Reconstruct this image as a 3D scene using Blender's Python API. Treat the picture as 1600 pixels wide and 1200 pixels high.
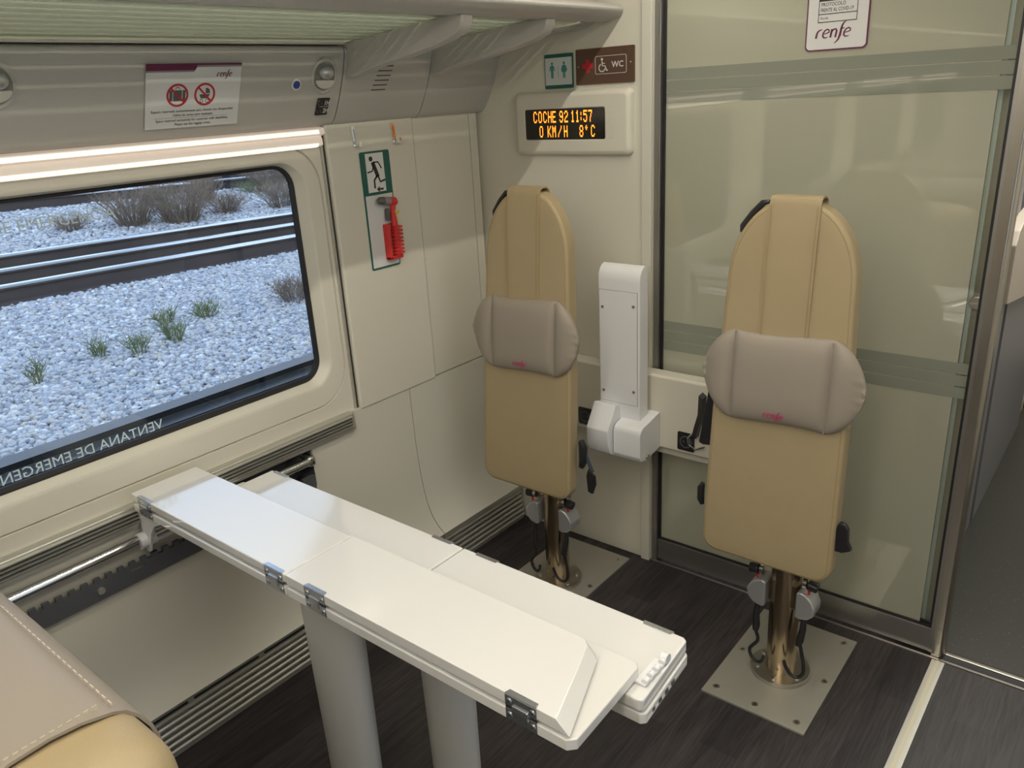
import bpy, bmesh, math, random
import numpy as np
from mathutils import Vector, Matrix
random.seed(7); np.random.seed(7)
for o in list(bpy.data.objects): bpy.data.objects.remove(o)
scene = bpy.context.scene
COL = scene.collection

# ---------------------------------------------------------------- camera
F_PX = 1237.334
rt = Vector((0.77854007, 0.62515106, -0.05533091))
up = Vector((-0.17656427, 0.30277997, 0.93656252))
fw = Vector((-0.60224614, 0.71938199, -0.34610568))
cam_data = bpy.data.cameras.new('camera'); cam = bpy.data.objects.new('camera', cam_data); COL.objects.link(cam)
M = Matrix((( rt.x, up.x, -fw.x, 0.0), (rt.y, up.y, -fw.y, 0.0), (rt.z, up.z, -fw.z, 1.62), (0, 0, 0, 1)))
cam.matrix_world = M
cam_data.sensor_width = 36.0; cam_data.lens = F_PX / 1600 * 36.0; cam_data.clip_start = 0.02; cam_data.clip_end = 400
scene.camera = cam

# ---------------------------------------------------------------- world, lamps, exposure
world = bpy.data.worlds.new('overcast_sky'); scene.world = world; world.use_nodes = True
wn = world.node_tree.nodes; wl = world.node_tree.links
bg = wn['Background']
tc = wn.new('ShaderNodeTexCoord'); sep = wn.new('ShaderNodeSeparateXYZ'); rmp = wn.new('ShaderNodeValToRGB')
wl.new(tc.outputs['Generated'], sep.inputs[0]); wl.new(sep.outputs['Z'], rmp.inputs[0]); wl.new(rmp.outputs[0], bg.inputs['Color'])
rmp.color_ramp.elements[0].position = 0.0; rmp.color_ramp.elements[0].color = (0.86, 0.91, 1.0, 1)
rmp.color_ramp.elements[1].position = 0.7; rmp.color_ramp.elements[1].color = (0.60, 0.75, 1.0, 1)
bg.inputs['Strength'].default_value = 3.3
scene.view_settings.view_transform = 'Standard'; scene.view_settings.look = 'None'
scene.view_settings.exposure = -0.42; scene.view_settings.gamma = 1.0; scene.view_settings.use_curve_mapping = False

def area(name, loc, sx, sy, power, col, rot=(0, 0, 0), spread=180):
    l = bpy.data.lights.new(name, 'AREA'); l.shape = 'RECTANGLE'; l.size = sx; l.size_y = sy
    l.energy = power; l.color = col; l.spread = math.radians(spread)
    o = bpy.data.objects.new(name, l); COL.objects.link(o); o.location = loc; o.rotation_euler = rot
    return o
WARM = (1.0, 0.93, 0.79)
area('ceiling_lamp_light', (-0.30, -2.6, 2.10), 0.35, 8.6, 45, WARM)
area('ceiling_lamp_light', (0.45, -2.6, 2.10), 0.20, 8.6, 9, WARM)
area('rack_lamp_light', (-1.05, -0.9, 2.14), 0.010, 6.1, 36, WARM)
area('vestibule_fill_light', (-0.9, 3.3, 2.10), 1.6, 1.6, 110, (1.0, 0.95, 0.82))  # added unseen light, backlights the frosted door glass
area('vestibule_fill_light', (0.2, 3.2, 2.10), 0.6, 1.4, 22, (1.0, 0.97, 0.9))  # second added light, unseen, brightens the vestibule corridor and floor
sunl = bpy.data.lights.new('hazy_sun_light', 'SUN'); sunl.energy = 0.8; sunl.angle = math.radians(8); sunl.color = (1, 0.95, 0.88)
sun = bpy.data.objects.new('hazy_sun_light', sunl); COL.objects.link(sun); sun.rotation_euler = (math.radians(12), math.radians(40), 0)

# ---------------------------------------------------------------- materials
def mat(name, col, rough=0.5, metal=0.0, spec=0.5, noise=0.0, nscale=40, bump=0.0, bscale=200, coat=0.0, emis=None, estr=0.0, ior=None):
    m = bpy.data.materials.new(name); m.use_nodes = True
    nt = m.node_tree; b = nt.nodes['Principled BSDF']
    c = (col[0], col[1], col[2], 1)
    b.inputs['Base Color'].default_value = c; b.inputs['Roughness'].default_value = rough
    b.inputs['Metallic'].default_value = metal; b.inputs['Specular IOR Level'].default_value = spec
    b.inputs['Coat Weight'].default_value = coat; b.inputs['Coat Roughness'].default_value = 0.05
    if ior: b.inputs['IOR'].default_value = ior
    g = nt.nodes.new('ShaderNodeTexCoord')
    if noise > 0:
        n = nt.nodes.new('ShaderNodeTexNoise'); n.inputs['Scale'].default_value = nscale; n.inputs['Detail'].default_value = 4
        nt.links.new(g.outputs['Object'], n.inputs['Vector'])
        mx = nt.nodes.new('ShaderNodeMix'); mx.data_type = 'RGBA'
        mx.inputs[6].default_value = tuple(v * (1 - noise) for v in col) + (1,); mx.inputs[7].default_value = tuple(min(1, v * (1 + noise)) for v in col) + (1,)
        nt.links.new(n.outputs['Fac'], mx.inputs[0]); nt.links.new(mx.outputs[2], b.inputs['Base Color'])
    if bump > 0:
        n2 = nt.nodes.new('ShaderNodeTexNoise'); n2.inputs['Scale'].default_value = bscale; n2.inputs['Detail'].default_value = 3
        nt.links.new(g.outputs['Object'], n2.inputs['Vector'])
        bp = nt.nodes.new('ShaderNodeBump'); bp.inputs['Strength'].default_value = bump; bp.inputs['Distance'].default_value = 0.002
        nt.links.new(n2.outputs['Fac'], bp.inputs['Height']); nt.links.new(bp.outputs[0], b.inputs['Normal'])
    if emis:
        b.inputs['Emission Color'].default_value = (*emis, 1); b.inputs['Emission Strength'].default_value = estr
    return m

CREAM = mat('cream_wall_plastic', (0.65, 0.625, 0.54), 0.38, noise=0.015, nscale=3)
CREAM2 = mat('cream_panel_plastic', (0.62, 0.60, 0.53), 0.36, noise=0.015, nscale=3)
GREYP = mat('greige_overhead_plastic', (0.46, 0.445, 0.41), 0.42, noise=0.02, nscale=3)
RACKM = mat('grey_rack_paint', (0.50, 0.48, 0.45), 0.40)
CEIL = mat('ceiling_plastic', (0.62, 0.60, 0.53), 0.5)
WHITE = mat('white_table_laminate', (0.74, 0.735, 0.72), 0.08, coat=0.8, noise=0.01, nscale=5)
WPL = mat('white_satin_plastic', (0.76, 0.77, 0.80), 0.35)
LEGM = mat('pale_grey_leg_paint', (0.62, 0.62, 0.60), 0.33)
ALU = mat('anodised_aluminium', (0.56, 0.55, 0.50), 0.40, metal=0.75, noise=0.03, nscale=30)
STEEL = mat('brushed_steel', (0.50, 0.47, 0.43), 0.28, metal=1.0, noise=0.05, nscale=25, bump=0.05, bscale=60)
FRAME = mat('satin_door_frame_steel', (0.40, 0.39, 0.38), 0.36, metal=0.9, noise=0.04, nscale=20)
HINGE = mat('bright_hinge_steel', (0.60, 0.62, 0.66), 0.22, metal=0.9)
CHROME = mat('chrome', (0.75, 0.76, 0.78), 0.12, metal=1.0)
BRONZE = mat('polished_pole_steel', (0.50, 0.40, 0.27), 0.20, metal=1.0, noise=0.10, nscale=18)
PLATE = mat('matt_floor_plate_steel', (0.42, 0.41, 0.36), 0.45, metal=0.55, noise=0.06, nscale=12)
BLACK = mat('black_rubber', (0.012, 0.012, 0.014), 0.5)
BLKPL = mat('black_plastic', (0.018, 0.018, 0.02), 0.35)
SLATE = mat('blue_grey_webbing', (0.06, 0.07, 0.10), 0.7)
DARKG = mat('dark_grey_rail_paint', (0.085, 0.09, 0.10), 0.42, noise=0.05)
TAN = mat('tan_leather', (0.36, 0.282, 0.163), 0.46, noise=0.05, nscale=14, bump=0.15, bscale=420)
TAN2 = mat('tan_leather_seam', (0.33, 0.24, 0.11), 0.55)
GREIGE = mat('greige_leather', (0.29, 0.25, 0.205), 0.5, noise=0.03, nscale=12, bump=0.12, bscale=420)
GREIGE2 = mat('greige_seam', (0.27, 0.235, 0.19), 0.6)
SILV = mat('silver_housing_plastic', (0.50, 0.51, 0.52), 0.30, metal=0.6)
RED = mat('red_plastic', (0.62, 0.03, 0.03), 0.4)
MAG = mat('magenta_print', (0.55, 0.02, 0.14), 0.6)
PURP = mat('aubergine_print', (0.12, 0.012, 0.06), 0.5)
PRWHITE = mat('white_print', (0.66, 0.66, 0.66), 0.5)
PRGREY = mat('grey_print', (0.25, 0.22, 0.24), 0.5)
INK = mat('black_ink', (0.02, 0.02, 0.02), 0.5)
REDINK = mat('red_ink', (0.45, 0.02, 0.03), 0.5)
GREENI = mat('dark_green_print', (0.01, 0.10, 0.08), 0.4)
TEALI = mat('teal_print', (0.04, 0.22, 0.20), 0.5)
BROWN = mat('brown_sign_plastic', (0.10, 0.055, 0.035), 0.4)
SIGNW = mat('pale_sign_face', (0.55, 0.58, 0.58), 0.35)
BLUEB = mat('blue_button', (0.02, 0.06, 0.25), 0.35)
YEL = mat('yellow_plastic', (0.75, 0.5, 0.02), 0.4)
TOOLG2 = mat('mid_grey_recess', (0.20, 0.195, 0.175), 0.5)
TOOLG = mat('grey_tool_plastic', (0.10, 0.10, 0.10), 0.4)
LEDM = mat('amber_led', (1, 0.3, 0.02), 0.5, emis=(1.0, 0.27, 0.02), estr=3.2)
SCREEN = mat('dark_display_screen', (0.02, 0.018, 0.015), 0.12)
LAMPM = mat('warm_lamp_diffuser', (0.9, 0.85, 0.75), 0.5, emis=(1.0, 0.86, 0.70), estr=1.35)
LAMPB = mat('glowing_acrylic_bar', (0.8, 0.72, 0.64), 0.4, emis=(1.0, 0.84, 0.72), estr=0.30)
LAMPC = mat('ceiling_lamp_diffuser', (0.9, 0.85, 0.75), 0.5, emis=(1.0, 0.9, 0.72), estr=3.0)
ORANGE = mat('orange_print', (0.8, 0.2, 0.02), 0.5)
VGREY = mat('vestibule_grey_laminate', (0.20, 0.20, 0.22), 0.4, noise=0.04)
VBEIGE = mat('vestibule_beige_plastic', (0.42, 0.37, 0.31), 0.4)
LAMB = mat('pale_blue_grey_stile', (0.70, 0.74, 0.74), 0.5)
ETCH = mat('etched_letters', (0.52, 0.64, 0.70), 0.6)
RAILTOP = mat('polished_rail_head', (0.62, 0.66, 0.72), 0.22, metal=0.9)
RUST = mat('rusty_rail_web', (0.055, 0.04, 0.036), 0.8, noise=0.3, nscale=4)
SLEEP = mat('weathered_sleeper', (0.09, 0.075, 0.065), 0.9, noise=0.3, nscale=6)
TWIG = mat('dry_twig', (0.21, 0.155, 0.11), 0.9, noise=0.4, nscale=8)
GRASS = mat('pale_green_grass', (0.14, 0.17, 0.06), 0.9, noise=0.4, nscale=8)

def frosted(name, col, rough, transl, spec_ior=1.55):
    m = bpy.data.materials.new(name); m.use_nodes = True; nt = m.node_tree
    for n in list(nt.nodes): nt.nodes.remove(n)
    out = nt.nodes.new('ShaderNodeOutputMaterial'); d = nt.nodes.new('ShaderNodeBsdfDiffuse'); t = nt.nodes.new('ShaderNodeBsdfTranslucent')
    g = nt.nodes.new('ShaderNodeBsdfGlossy'); m1 = nt.nodes.new('ShaderNodeMixShader'); m2 = nt.nodes.new('ShaderNodeMixShader'); fr = nt.nodes.new('ShaderNodeFresnel')
    d.inputs[0].default_value = (*col, 1); t.inputs[0].default_value = (*col, 1); g.inputs['Roughness'].default_value = rough
    m1.inputs[0].default_value = transl; fr.inputs[0].default_value = spec_ior
    nt.links.new(d.outputs[0], m1.inputs[1]); nt.links.new(t.outputs[0], m1.inputs[2])
    nt.links.new(fr.outputs[0], m2.inputs[0]); nt.links.new(m1.outputs[0], m2.inputs[1]); nt.links.new(g.outputs[0], m2.inputs[2]); nt.links.new(m2.outputs[0], out.inputs[0])
    return m
def clear(name, tint, ior=1.45, rough=0.0):
    m = bpy.data.materials.new(name); m.use_nodes = True; nt = m.node_tree
    for n in list(nt.nodes): nt.nodes.remove(n)
    out = nt.nodes.new('ShaderNodeOutputMaterial'); t = nt.nodes.new('ShaderNodeBsdfTransparent'); g = nt.nodes.new('ShaderNodeBsdfGlossy')
    fr = nt.nodes.new('ShaderNodeFresnel'); mx = nt.nodes.new('ShaderNodeMixShader')
    t.inputs[0].default_value = (*tint, 1); g.inputs['Roughness'].default_value = rough; fr.inputs[0].default_value = ior
    nt.links.new(fr.outputs[0], mx.inputs[0]); nt.links.new(t.outputs[0], mx.inputs[1]); nt.links.new(g.outputs[0], mx.inputs[2]); nt.links.new(mx.outputs[0], out.inputs[0])
    return m
FROST = frosted('frosted_door_glass', (0.66, 0.66, 0.53), 0.005, 0.42, 2.4)
DGREEN = frosted('frost_green_film', (0.32, 0.34, 0.28), 0.008, 0.2, 2.1)
PANE = clear('tinted_window_glass', (0.80, 0.86, 0.92))
CLEARG = clear('clear_glass_margin', (0.93, 0.96, 0.94), 1.5)
# rack shelf glass: frosted pale green with fine clear slits along its length
SHELF = bpy.data.materials.new('ribbed_shelf_glass'); SHELF.use_nodes = True
nt = SHELF.node_tree
for n in list(nt.nodes): nt.nodes.remove(n)
o_ = nt.nodes.new('ShaderNodeOutputMaterial'); d_ = nt.nodes.new('ShaderNodeBsdfDiffuse'); t_ = nt.nodes.new('ShaderNodeBsdfTranslucent'); c_ = nt.nodes.new('ShaderNodeBsdfTransparent')
g_ = nt.nodes.new('ShaderNodeTexCoord'); s_ = nt.nodes.new('ShaderNodeSeparateXYZ'); w_ = nt.nodes.new('ShaderNodeMath'); f_ = nt.nodes.new('ShaderNodeMath'); l_ = nt.nodes.new('ShaderNodeMath')
m1 = nt.nodes.new('ShaderNodeMixShader'); m2 = nt.nodes.new('ShaderNodeMixShader')
d_.inputs[0].default_value = (0.74, 0.77, 0.70, 1); t_.inputs[0].default_value = (0.80, 0.84, 0.75, 1); c_.inputs[0].default_value = (0.9, 0.95, 0.88, 1)
w_.operation = 'MULTIPLY'; w_.inputs[1].default_value = 22.0; f_.operation = 'FRACT'; l_.operation = 'LESS_THAN'; l_.inputs[1].default_value = 0.28; k_ = nt.nodes.new('ShaderNodeMath'); k_.operation = 'MULTIPLY'; k_.inputs[1].default_value = 0.72; nt.links.new(l_.outputs[0], k_.inputs[0])
nt.links.new(g_.outputs['Object'], s_.inputs[0]); nt.links.new(s_.outputs['X'], w_.inputs[0]); nt.links.new(w_.outputs[0], f_.inputs[0]); nt.links.new(f_.outputs[0], l_.inputs[0])
m1.inputs[0].default_value = 0.5
nt.links.new(d_.outputs[0], m1.inputs[1]); nt.links.new(t_.outputs[0], m1.inputs[2]); nt.links.new(k_.outputs[0], m2.inputs[0]); nt.links.new(m1.outputs[0], m2.inputs[1]); nt.links.new(c_.outputs[0], m2.inputs[2]); nt.links.new(m2.outputs[0], o_.inputs[0])

# dark wood-plank vinyl floor
def plank_floor():
    m = bpy.data.materials.new('dark_wood_plank_vinyl'); m.use_nodes = True; nt = m.node_tree; b = nt.nodes['Principled BSDF']
    g = nt.nodes.new('ShaderNodeTexCoord'); mp = nt.nodes.new('ShaderNodeMapping'); mp.inputs['Rotation'].default_value = (0, 0, math.pi / 2)
    br = nt.nodes.new('ShaderNodeTexBrick'); br.inputs['Scale'].default_value = 1.0; br.inputs['Brick Width'].default_value = 0.9; br.inputs['Row Height'].default_value = 0.10
    br.inputs['Mortar Size'].default_value = 0.0008; br.inputs['Color1'].default_value = (0.019, 0.017, 0.019, 1); br.inputs['Color2'].default_value = (0.038, 0.034, 0.036, 1); br.inputs['Mortar'].default_value = (0.018, 0.015, 0.015, 1)
    mp2 = nt.nodes.new('ShaderNodeMapping'); mp2.inputs['Scale'].default_value = (60, 3.5, 1)
    n = nt.nodes.new('ShaderNodeTexNoise'); n.inputs['Scale'].default_value = 1.6; n.inputs['Detail'].default_value = 8; n.inputs['Distortion'].default_value = 1.2
    mx = nt.nodes.new('ShaderNodeMix'); mx.data_type = 'RGBA'; mx.blend_type = 'MULTIPLY'; mx.inputs[0].default_value = 1.0
    r = nt.nodes.new('ShaderNodeValToRGB'); r.color_ramp.elements[0].position = 0.3; r.color_ramp.elements[0].color = (0.45, 0.43, 0.45, 1); r.color_ramp.elements[1].position = 0.7; r.color_ramp.elements[1].color = (1.7, 1.6, 1.6, 1)
    nt.links.new(g.outputs['Object'], mp.inputs[0]); nt.links.new(mp.outputs[0], br.inputs[0]); nt.links.new(g.outputs['Object'], mp2.inputs[0]); nt.links.new(mp2.outputs[0], n.inputs[0])
    nt.links.new(n.outputs['Fac'], r.inputs[0]); nt.links.new(br.outputs['Color'], mx.inputs[6]); nt.links.new(r.outputs[0], mx.inputs[7]); nt.links.new(mx.outputs[2], b.inputs['Base Color'])
    b.inputs['Roughness'].default_value = 0.5
    return m
FLOORM = plank_floor()
def speckle_floor():
    m = mat('speckled_vestibule_vinyl', (0.03, 0.03, 0.026), 0.42); nt = m.node_tree; b = nt.nodes['Principled BSDF']
    g = nt.nodes.new('ShaderNodeTexCoord'); v = nt.nodes.new('ShaderNodeTexVoronoi'); v.inputs['Scale'].default_value = 70
    r = nt.nodes.new('ShaderNodeValToRGB'); r.color_ramp.elements[0].position = 0.06; r.color_ramp.elements[0].color = (0.25, 0.24, 0.2, 1); r.color_ramp.elements[1].position = 0.10; r.color_ramp.elements[1].color = (0.034, 0.034, 0.030, 1)
    nt.links.new(g.outputs['Object'], v.inputs[0]); nt.links.new(v.outputs[0], r.inputs[0]); nt.links.new(r.outputs[0], b.inputs['Base Color'])
    return m
VFLOOR = speckle_floor()
def ballast_mat(name, bump):
    m = mat(name, (0.5, 0.5, 0.5), 0.85); nt = m.node_tree; b = nt.nodes['Principled BSDF']
    g = nt.nodes.new('ShaderNodeTexCoord'); v = nt.nodes.new('ShaderNodeTexVoronoi'); v.inputs['Scale'].default_value = 16
    r = nt.nodes.new('ShaderNodeValToRGB'); s = nt.nodes.new('ShaderNodeSeparateColor')
    r.color_ramp.elements[0].color = (0.22, 0.23, 0.25, 1); r.color_ramp.elements[1].color = (0.72, 0.71, 0.69, 1); e = r.color_ramp.elements.new(0.5); e.color = (0.45, 0.45, 0.46, 1); e = r.color_ramp.elements.new(0.85); e.color = (0.50, 0.45, 0.38, 1)
    nt.links.new(g.outputs['Object'], v.inputs[0]); nt.links.new(v.outputs['Color'], s.inputs[0]); nt.links.new(s.outputs[0], r.inputs[0]); nt.links.new(r.outputs[0], b.inputs['Base Color'])
    if bump:
        bp = nt.nodes.new('ShaderNodeBump'); bp.inputs['Strength'].default_value = 1.0; bp.inputs['Distance'].default_value = 0.05; bp.invert = True
        nt.links.new(v.outputs['Distance'], bp.inputs['Height']); nt.links.new(bp.outputs[0], b.inputs['Normal'])
    return m
BALL = ballast_mat('ballast_bed', True); STONE = ballast_mat('ballast_stone', False)
nt = STONE.node_tree; gi = nt.nodes.new('ShaderNodeNewGeometry'); rp = [n for n in nt.nodes if n.type == 'VALTORGB'][0]; nt.links.new(gi.outputs['Random Per Island'], rp.inputs[0])

# ---------------------------------------------------------------- mesh builder
class Fr:                       # a flat frame: origin, right, up, normal out of the surface
    def __init__(s, o, r, u):
        s.o = Vector(o); s.r = Vector(r).normalized(); s.u = Vector(u).normalized(); s.n = s.r.cross(s.u).normalized()
    def p(s, x, y, d=0.0): return s.o + s.r * x + s.u * y + s.n * d
class MB:
    def __init__(s): s.bm = bmesh.new(); s.mats = []; s.cur = 0
    def m(s, mt):
        if mt not in s.mats: s.mats.append(mt)
        s.cur = s.mats.index(mt); return s
    def add(s, t, bevel=0.0, seg=2, edges=None):
        if bevel > 0:
            es = edges if edges is not None else [e for e in t.edges if len(e.link_faces) == 2 and e.calc_face_angle(0) > 0.5]
            if es: bmesh.ops.bevel(t, geom=es, offset=bevel, segments=seg, profile=0.5, affect='EDGES', clamp_overlap=True)
        for f in t.faces: f.material_index = s.cur
        me = bpy.data.meshes.new('tmp'); t.to_mesh(me); t.free(); s.bm.from_mesh(me); bpy.data.meshes.remove(me); return s
    def box(s, a, b, bevel=0.0, seg=2):
        x0, x1 = sorted((a[0], b[0])); y0, y1 = sorted((a[1], b[1])); z0, z1 = sorted((a[2], b[2]))
        t = bmesh.new(); bmesh.ops.create_cube(t, size=1.0)
        for v in t.verts: v.co = Vector(((x0 + x1) / 2 + v.co.x * (x1 - x0), (y0 + y1) / 2 + v.co.y * (y1 - y0), (z0 + z1) / 2 + v.co.z * (z1 - z0)))
        return s.add(t, bevel, seg)
    def fbox(s, F, x0, y0, x1, y1, d0, d1, bevel=0.0, seg=2): return s.poly(F, [(x0, y0), (x1, y0), (x1, y1), (x0, y1)], d0, d1, bevel, seg)
    def poly(s, F, pts, d0, d1, bevel=0.0, seg=2):
        t = bmesh.new(); n = len(pts)
        A = [t.verts.new(F.p(x, y, d0)) for x, y in pts]; B = [t.verts.new(F.p(x, y, d1)) for x, y in pts]
        t.faces.new(A[::-1]); t.faces.new(B)
        for i in range(n): t.faces.new((A[i], A[(i + 1) % n], B[(i + 1) % n], B[i]))
        bmesh.ops.recalc_face_normals(t, faces=t.faces); return s.add(t, bevel, seg)
    def tube(s, path, r, n=10, cap=True):
        t = bmesh.new(); P = [Vector(p) for p in path]; rs = r if isinstance(r, (list, tuple)) else [r] * len(P); rings = []; ref = None
        for i, p in enumerate(P):
            d = (P[min(i + 1, len(P) - 1)] - P[max(i - 1, 0)]).normalized()
            if ref is None: ref = Vector((0, 0, 1)) if abs(d.z) < 0.9 else Vector((1, 0, 0))
            a = d.cross(ref).normalized(); b = a.cross(d).normalized(); ref = b
            rings.append([t.verts.new(p + (a * math.cos(2 * math.pi * k / n) + b * math.sin(2 * math.pi * k / n)) * rs[i]) for k in range(n)])
        for i in range(len(P) - 1):
            for k in range(n): t.faces.new((rings[i][k], rings[i][(k + 1) % n], rings[i + 1][(k + 1) % n], rings[i + 1][k]))
        if cap: t.faces.new(rings[0][::-1]); t.faces.new(rings[-1])
        bmesh.ops.recalc_face_normals(t, faces=t.faces); return s.add(t)
    def cyl(s, p0, p1, r, n=24, r1=None, bevel=0.0):
        p0 = Vector(p0); p1 = Vector(p1); t = bmesh.new(); d = p1 - p0
        bmesh.ops.create_cone(t, cap_ends=True, segments=n, radius1=r, radius2=r if r1 is None else r1, depth=d.length)
        es = [e for e in t.edges if any(len(f.verts) > 4 for f in e.link_faces)] if bevel else None
        if bevel: bmesh.ops.bevel(t, geom=es, offset=bevel, segments=2, profile=0.5, affect='EDGES')
        q = Vector((0, 0, 1)).rotation_difference(d.normalized()); bmesh.ops.transform(t, matrix=Matrix.Translation((p0 + p1) / 2) @ q.to_matrix().to_4x4(), verts=t.verts)
        return s.add(t)
    def sphere(s, c, r, sc=(1, 1, 1), n=16):
        t = bmesh.new(); bmesh.ops.create_uvsphere(t, u_segments=n, v_segments=n // 2, radius=r)
        for v in t.verts: v.co = Vector((v.co.x * sc[0], v.co.y * sc[1], v.co.z * sc[2])) + Vector(c)
        return s.add(t)
    def rings(s, loops, cap_last=False, cap_first=False):
        t = bmesh.new(); L = [[t.verts.new(Vector(p)) for p in lp] for lp in loops]; n = len(L[0])
        for i in range(len(L) - 1):
            for k in range(n): t.faces.new((L[i][k], L[i][(k + 1) % n], L[i + 1][(k + 1) % n], L[i + 1][k]))
        if cap_last: t.faces.new(L[-1])
        if cap_first: t.faces.new(L[0][::-1])
        return s.add(t)
    def sweep(s, prof, y0, y1, closed=True, bevel=0.0, shear=0.0):   # (x, z) profile pulled along y
        t = bmesh.new(); n = len(prof)
        A = [t.verts.new((x, y0, z + shear * (y0 - y1))) for x, z in prof]; B = [t.verts.new((x, y1, z)) for x, z in prof]
        for i in range(n if closed else n - 1): t.faces.new((A[i], A[(i + 1) % n], B[(i + 1) % n], B[i]))
        if closed: t.faces.new(A[::-1]); t.faces.new(B)
        bmesh.ops.recalc_face_normals(t, faces=t.faces); return s.add(t, bevel)
    def text(s, F, txt, x, y, h, d=0.0003, align='LEFT', sx=1.0, shear=0.0, bold=0.0):
        cu = bpy.data.curves.new('t', 'FONT'); cu.body = txt; cu.size = h / 0.70; cu.extrude = d / 2; cu.align_x = align; cu.resolution_u = 2; cu.shear = shear; cu.offset = bold * h
        ob = bpy.data.objects.new('t', cu); me = bpy.data.meshes.new_from_object(ob)
        t = bmesh.new(); t.from_mesh(me)
        for v in t.verts: v.co = F.p(x + v.co.x * sx, y + v.co.y, d / 2 + v.co.z)
        bpy.data.objects.remove(ob); bpy.data.curves.remove(cu); bpy.data.meshes.remove(me)
        if F.r.cross(F.u).dot(F.n) < 0: bmesh.ops.reverse_faces(t, faces=t.faces)
        return s.add(t)
    def stroke(s, F, pts, w, d=0.0004):
        ws = w if isinstance(w, (list, tuple)) else [w] * len(pts); L = []; R = []
        for i, p in enumerate(pts):
            a = pts[max(i - 1, 0)]; b = pts[min(i + 1, len(pts) - 1)]; dx, dy = b[0] - a[0], b[1] - a[1]; l = math.hypot(dx, dy) or 1
            nx, ny = -dy / l * ws[i] / 2, dx / l * ws[i] / 2; L.append((p[0] + nx, p[1] + ny)); R.append((p[0] - nx, p[1] - ny))
        for i in range(len(pts) - 1): s.poly(F, [R[i], R[i + 1], L[i + 1], L[i]], 0, d)
        return s
    def disc(s, F, x, y, r, d0=0, d1=0.0004, n=24): return s.poly(F, [(x + r * math.cos(2 * math.pi * k / n), y + r * math.sin(2 * math.pi * k / n)) for k in range(n)], d0, d1)
    def ring(s, F, x, y, r, w, d=0.0005, n=28, a0=0, a1=360):
        pts = [(x + r * math.cos(math.radians(a0 + (a1 - a0) * k / n)), y + r * math.sin(math.radians(a0 + (a1 - a0) * k / n))) for k in range(n + 1)]
        return s.stroke(F, pts, w, d)
    def build(s, name, parent=None, smooth=35, origin=None):
        me = bpy.data.meshes.new(name)
        bm = s.bm
        if parent is None and origin is None:
            xs = [v.co for v in bm.verts]; origin = Vector(((min(v.x for v in xs) + max(v.x for v in xs)) / 2, (min(v.y for v in xs) + max(v.y for v in xs)) / 2, min(v.z for v in xs)))
        org = ORG[parent.name] if parent is not None else Vector(origin)
        bmesh.ops.translate(bm, verts=bm.verts, vec=-org); bm.to_mesh(me); bm.free()
        for mt in s.mats: me.materials.append(mt)
        if smooth:
            me.polygons.foreach_set('use_smooth', [True] * len(me.polygons)); me.set_sharp_from_angle(angle=math.radians(smooth))
        o = bpy.data.objects.new(name, me); COL.objects.link(o); ORG[o.name] = org
        if smooth and 'rings' not in name:
            wm = o.modifiers.new('weighted_normals', 'WEIGHTED_NORMAL'); wm.keep_sharp = True; wm.weight = 90
        if parent is not None: o.parent = parent
        else: o.location = org
        return o
ORG = {}
def thing(name, label, cat, loc, group=None, kind=None):
    o = bpy.data.objects.new(name, None); COL.objects.link(o); o.empty_display_size = 0.1; o.location = loc; ORG[o.name] = Vector(loc)
    return tag(o, label, cat, group, kind)
def tag(o, label=None, cat=None, group=None, kind=None):
    if label: o['label'] = label
    if cat: o['category'] = cat
    if group: o['group'] = group
    if kind: o['kind'] = kind
    return o
def struct(o, label=None, cat=None): return tag(o, label, cat, kind='structure')
def mb(mt): return MB().m(mt)
def copy_tree(o, parent=None):
    c = o.copy(); COL.objects.link(c)
    if parent: c.parent = parent
    ORG[c.name] = ORG[o.name]
    for ch in list(o.children):
        copy_tree(ch, c)
    return c
def rr(y0, y1, z0, z1, r, x, n=8):         # rounded rectangle loop in a plane of constant x
    out = []
    for cy, cz, a0 in ((y1 - r, z1 - r, 0), (y0 + r, z1 - r, 90), (y0 + r, z0 + r, 180), (y1 - r, z0 + r, 270)):
        for k in range(n + 1):
            a = math.radians(a0 + 90 * k / n); out.append((x, cy + r * math.cos(a), cz + r * math.sin(a)))
    return out
def rr2(x0, x1, y0, y1, r, n=6):
    out = []
    for cx, cy, a0 in ((x1 - r, y1 - r, 0), (x0 + r, y1 - r, 90), (x0 + r, y0 + r, 180), (x1 - r, y0 + r, 270)):
        for k in range(n + 1):
            a = math.radians(a0 + 90 * k / n); out.append((cx + r * math.cos(a), cy + r * math.sin(a)))
    return out
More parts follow.
